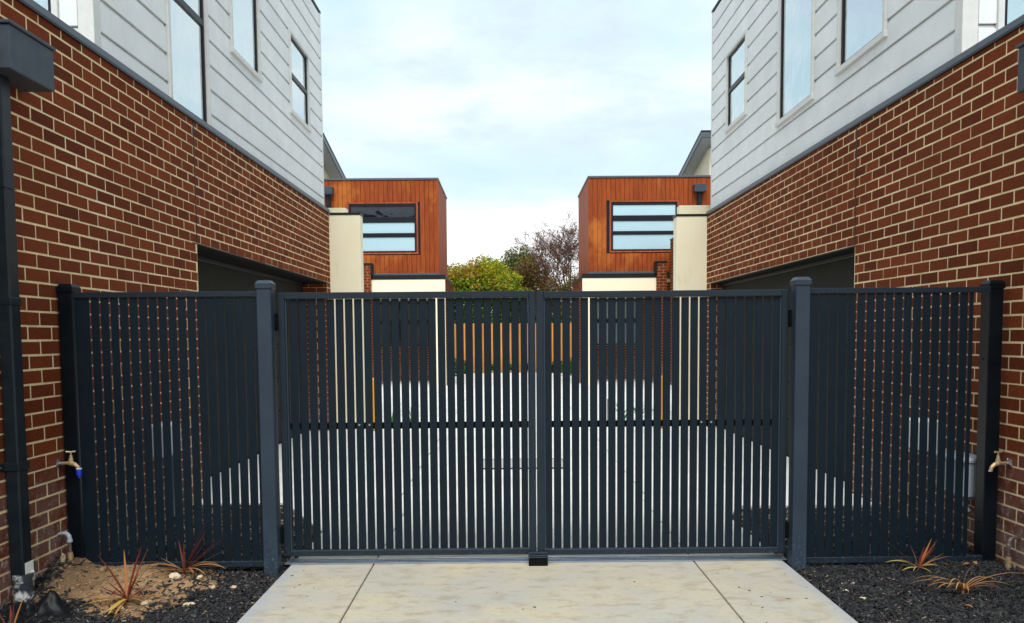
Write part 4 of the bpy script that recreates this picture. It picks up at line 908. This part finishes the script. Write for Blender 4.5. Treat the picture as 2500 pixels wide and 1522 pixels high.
def leaves(name, pts, size, m_, parent, r, asp=.5):
    V = []; Fc = []
    for p in pts:
        s_ = size*r.uniform(.6, 1.35); a = Vector((r.gauss(0, 1), r.gauss(0, 1), r.gauss(0, .7))).normalized(); b_ = a.cross(Vector((r.gauss(0, 1), r.gauss(0, 1), r.gauss(0, 1)))).normalized(); p = Vector(p); k = len(V); c = a.cross(b_)
        V += [tuple(p-a*s_*.5), tuple(p+b_*s_*asp*.5+c*s_*.08), tuple(p+a*s_*.5), tuple(p-b_*s_*asp*.5+c*s_*.08)]; Fc += [(k, k+1, k+2), (k, k+2, k+3)]
    me = bpy.data.meshes.new(name); me.from_pydata(V, [], Fc); me.materials.append(m_); return obj(name, me, None, parent)
def limbs(mb, p, d, L, rad, depth, r, tips, spread=.5, split=(2, 3), up_=.15, seg=4, min_r=.004, shrink=.74):
    pts = [p.copy()]; q = p.copy(); dd = d.copy()
    for i in range(seg):
        dd = (dd+Vector((r.gauss(0, .10), r.gauss(0, .10), r.gauss(0, .06)+up_*.12))).normalized(); q = q+dd*(L/seg); pts.append(q.copy())
        if depth <= 1: tips.append(q.copy())
    mb.tube(pts, [max(min_r, rad*(1-.45*i/seg)) for i in range(seg+1)], 5 if rad > .02 else 3, False)
    if depth == 0: return
    for _ in range(r.randint(*split)):
        k = r.randint(max(1, seg-2), seg); nd = (dd+Vector((r.gauss(0, spread), r.gauss(0, spread), r.gauss(0, spread*.7)+up_))).normalized()
        limbs(mb, pts[k], nd, L*r.uniform(shrink-.1, shrink+.08), rad*.55, depth-1, r, tips, spread, split, up_, seg, min_r, shrink)
def crown_points(r, blobs, n):
    """points through the volume of many small blobs, denser towards their skins"""
    P = []; wts = [b_[3]**3*(b_[4] if len(b_) > 4 else 1) for b_ in blobs]; tot = sum(wts)
    for b_, w_ in zip(blobs, wts):
        for _ in range(max(20, int(n*w_/tot))):
            d = Vector((r.gauss(0, 1), r.gauss(0, 1), r.gauss(0, 1))).normalized(); k = r.random()**.42
            k *= 1+.30*noise.noise(d*2.1+Vector((b_[0]*3, b_[1], b_[2]*3)))
            P.append((b_[0]+d.x*b_[3]*k, b_[1]+d.y*b_[3]*k, b_[2]+d.z*b_[3]*.85*k))
    return P
M_trunk = mat('tree_bark', (.10, .058, .042), .9, nscale=20, col2=(.15, .10, .075), bump=.5)
def dense_tree(name, x, y, label, blobs, n, size, mats_, split_fn, seed, cat='tree'):
    r = random.Random(seed); t = thing(name, (x, y, -.1), label, cat); tr = MB(); tips = []
    limbs(tr, Vector((x, y, -.13)), Vector((0, 0, 1)), 1.6, .11, 4, r, tips, .45, (2, 3), .25); obj('trunk', tr, M_trunk, t)
    P = crown_points(r, blobs, n); buckets = [[] for _ in mats_]
    for p in P: buckets[split_fn(p, r)].append(p)
    for b_, m_ in zip(buckets, mats_):
        if b_: leaves('crown', b_, size, m_, t, r)
ML_g1 = leafmat('bright_green_leaf', [(.05, .16, .012), (.02, .08, .010), (.10, .26, .02), (.16, .32, .02)], trans=.35)
ML_g2 = leafmat('yellow_green_leaf', [(.40, .42, .02), (.54, .48, .03), (.24, .34, .02)], trans=.4)
ML_g3 = leafmat('orange_tip_leaf', [(.50, .24, .05), (.42, .15, .04), (.50, .36, .05)], trans=.35)
ML_ol = leafmat('olive_leaf', [(.09, .13, .035), (.14, .17, .05), (.05, .08, .03), (.20, .21, .08)], trans=.3)
ML_rb = leafmat('red_brown_leaf', [(.20, .09, .04), (.26, .13, .05), (.13, .07, .035), (.20, .19, .06), (.28, .06, .03)], trans=.3)
ML_dk = leafmat('dark_hedge_leaf', [(.02, .06, .012), (.012, .035, .010), (.05, .11, .02)], trans=.25)
rb = random.Random(77)
bl = [(x_, 36+rb.uniform(-.8, .8), z_, rr_) for x_, z_, rr_ in ((-2.9, 3.6, 1.2), (-2.3, 4.1, .85), (-1.8, 3.5, 1.25), (-1.75, 4.35, .62), (-1.2, 4.55, .66), (-.95, 3.7, 1.15), (-.85, 4.75, .5), (-.5, 4.5, .55), (-.35, 3.4, 1.05), (.0, 3.9, .7), (.4, 3.1, .8), (-2.7, 2.2, 1.2), (-1.2, 2.1, 1.2), (.2, 1.7, 1.0), (-3.9, 3.4, 1.1), (-4.6, 2.6, 1.2))]
def sp1(p, r):
    h_ = p[2]+.25*noise.noise(Vector(p)*1.4)
    if h_ > 4.05 and r.random() < .75: return (2 if r.random() < .6 else 1) if (p[0]+r.uniform(-.35, .35) < -1.25) else 1
    if h_ > 3.4 and r.random() < .55: return 1 if r.random() < .7 else 2
    return 0
dense_tree('leafy_tree', -1.4, 36, 'bushy green tree with yellow and orange tips beside the left cedar house', bl, 46000, .125, [ML_g1, ML_g2, ML_g3], sp1, 5)
bl = [(x_, 40+rb.uniform(-.8, .8), z_, rr_) for x_, z_, rr_ in ((-.5, 4.6, .75), (-.05, 5.0, .72), (.45, 5.4, .62), (.75, 4.9, .85), (.3, 4.2, 1.1), (1.2, 5.3, .5), (.5, 3.0, 1.4), (.9, 5.75, .36), (-.8, 3.8, .8), (.1, 5.55, .3))]
dense_tree('olive_tree', .5, 40, 'taller olive green tree in the middle behind the fence', bl, 18000, .12, [ML_ol, ML_g2, ML_rb], lambda p, r: 0 if r.random() < .82 else (1 if r.random() < .5 else 2), 6)
bl = [(x_, 38+rb.uniform(-.6, .6), z_, rr_) for x_, z_, rr_ in ((.85, 4.85, .55), (.6, 4.4, .5), (1.2, 4.4, .7), (1.6, 4.0, .75), (2.0, 3.75, .7), (1.2, 3.4, 1.1), (2.4, 3.2, .9), (.8, 2.5, 1.1), (1.9, 2.6, 1.1), (2.7, 3.5, .6), (3.1, 4.1, .5), (3.4, 3.3, .9), (3.0, 2.2, 1.1), (3.0, 3.6, .5))]
dense_tree('red_brown_shrub', 1.6, 38, 'red brown bushy shrub below the bare tree behind the fence', bl, 26000, .10, [ML_rb, ML_ol, ML_g2], lambda p, r: 0 if r.random() < .70 else (1 if r.random() < .75 else 2), 7, 'shrub')
# bare autumn tree
t = thing('bare_tree', (2.95, 39, -.1), 'nearly bare tree with dark twigs and a few red leaves beside the right cedar house', 'tree'); r = random.Random(15); tr = MB(); tips = []
tr.tube([(2.95, 39, -.13), (2.93, 39, 1.2), (2.92, 39, 3.2)], [.15, .12, .09], 8)
for dx, dz, L in ((-.62, .75, 1.5), (-.35, .95, 1.6), (0, 1, 1.75), (.35, .95, 1.6), (.7, .7, 1.4), (-.95, .6, 1.2), (-.15, 1, 1.55), (-.75, .5, 1.2), (.15, 1, 1.5), (-.5, 1, 1.35), (-.8, .9, 1.45), (-.25, .8, 1.3), (.05, .9, 1.3), (-.55, .6, 1.0)):
    limbs(tr, Vector((2.90, 39, 2.75+r.uniform(0, .6))), Vector((dx, r.uniform(-.4, .4), dz)).normalized(), L, .042, 5, r, tips, .46, (3, 3), .05, 4, .0060, .72)
obj('trunk', tr, M_trunk, t)
ML_rd = leafmat('dark_red_leaf', [(.20, .03, .015), (.09, .035, .018), (.28, .05, .02), (.12, .06, .025)], trans=.2)
leaves('crown', [p+Vector((r.gauss(0, .05), r.gauss(0, .05), r.gauss(0, .05))) for p in tips if r.random() < .30], .085, ML_rd, t, r)
for i, (x, y, w_, h_, lb) in enumerate(((-1.95, 28.6, .42, .75, 'green shrub beside the left cedar house wall'), (-1.75, 30.3, .40, .55, 'low green shrub in the left corner of the far fence'), (2.25, 28.6, .42, .7, 'green shrub beside the right cedar house wall'), (1.9, 30.3, .36, .5, 'low green shrub in the right corner of the far fence'), (-.55, 31.25, .22, .40, 'small shrub at the foot of the far fence left of the middle'), (.75, 31.25, .22, .40, 'small shrub at the foot of the far fence right of the middle'), (0.1, 31.25, .2, .34, 'small shrub at the middle of the far fence'))):
    r = random.Random(60+i); s_ = thing('low_shrub', (x, y, 0), lb, 'shrub', 'low shrubs along the far fence'); P = crown_points(r, [(x, y, h_*.55, w_*.8), (x+w_*.4, y, h_*.4, w_*.6), (x-w_*.4, y, h_*.4, w_*.6), (x, y, h_*.25, w_*.7)], 1500)
    leaves('foliage', [p for p in P if p[2] > 0.0], .07, ML_dk if i % 2 else ML_g1, s_, r); tr = MB(); limbs(tr, Vector((x, y, 0)), Vector((0, 0, 1)), h_*.4, .014, 2, r, []); obj('stem', tr, M_trunk, s_)
r = random.Random(91); P = crown_points(r, [(x_, 33.2+rb.uniform(-.3, .3), z_, .62) for x_ in [-4+.55*i for i in range(17)] for z_ in (.6, 1.4, 2.0+rb.uniform(-.1, .2))], 15000)
hd = thing('hedge', (0, 33.2, -.1), 'dark green hedge just behind the timber fence', 'hedge'); leaves('foliage', [p for p in P if p[1] > 31.7 and p[2] > -.1], .12, ML_dk, hd, r)
tr = MB(); [limbs(tr, Vector((-4+1.1*i, 33.2, -.13)), Vector((0, 0, 1)), .7, .03, 2, r, []) for i in range(8)]; obj('stems', tr, M_trunk, hd)['kind'] = 'stuff'
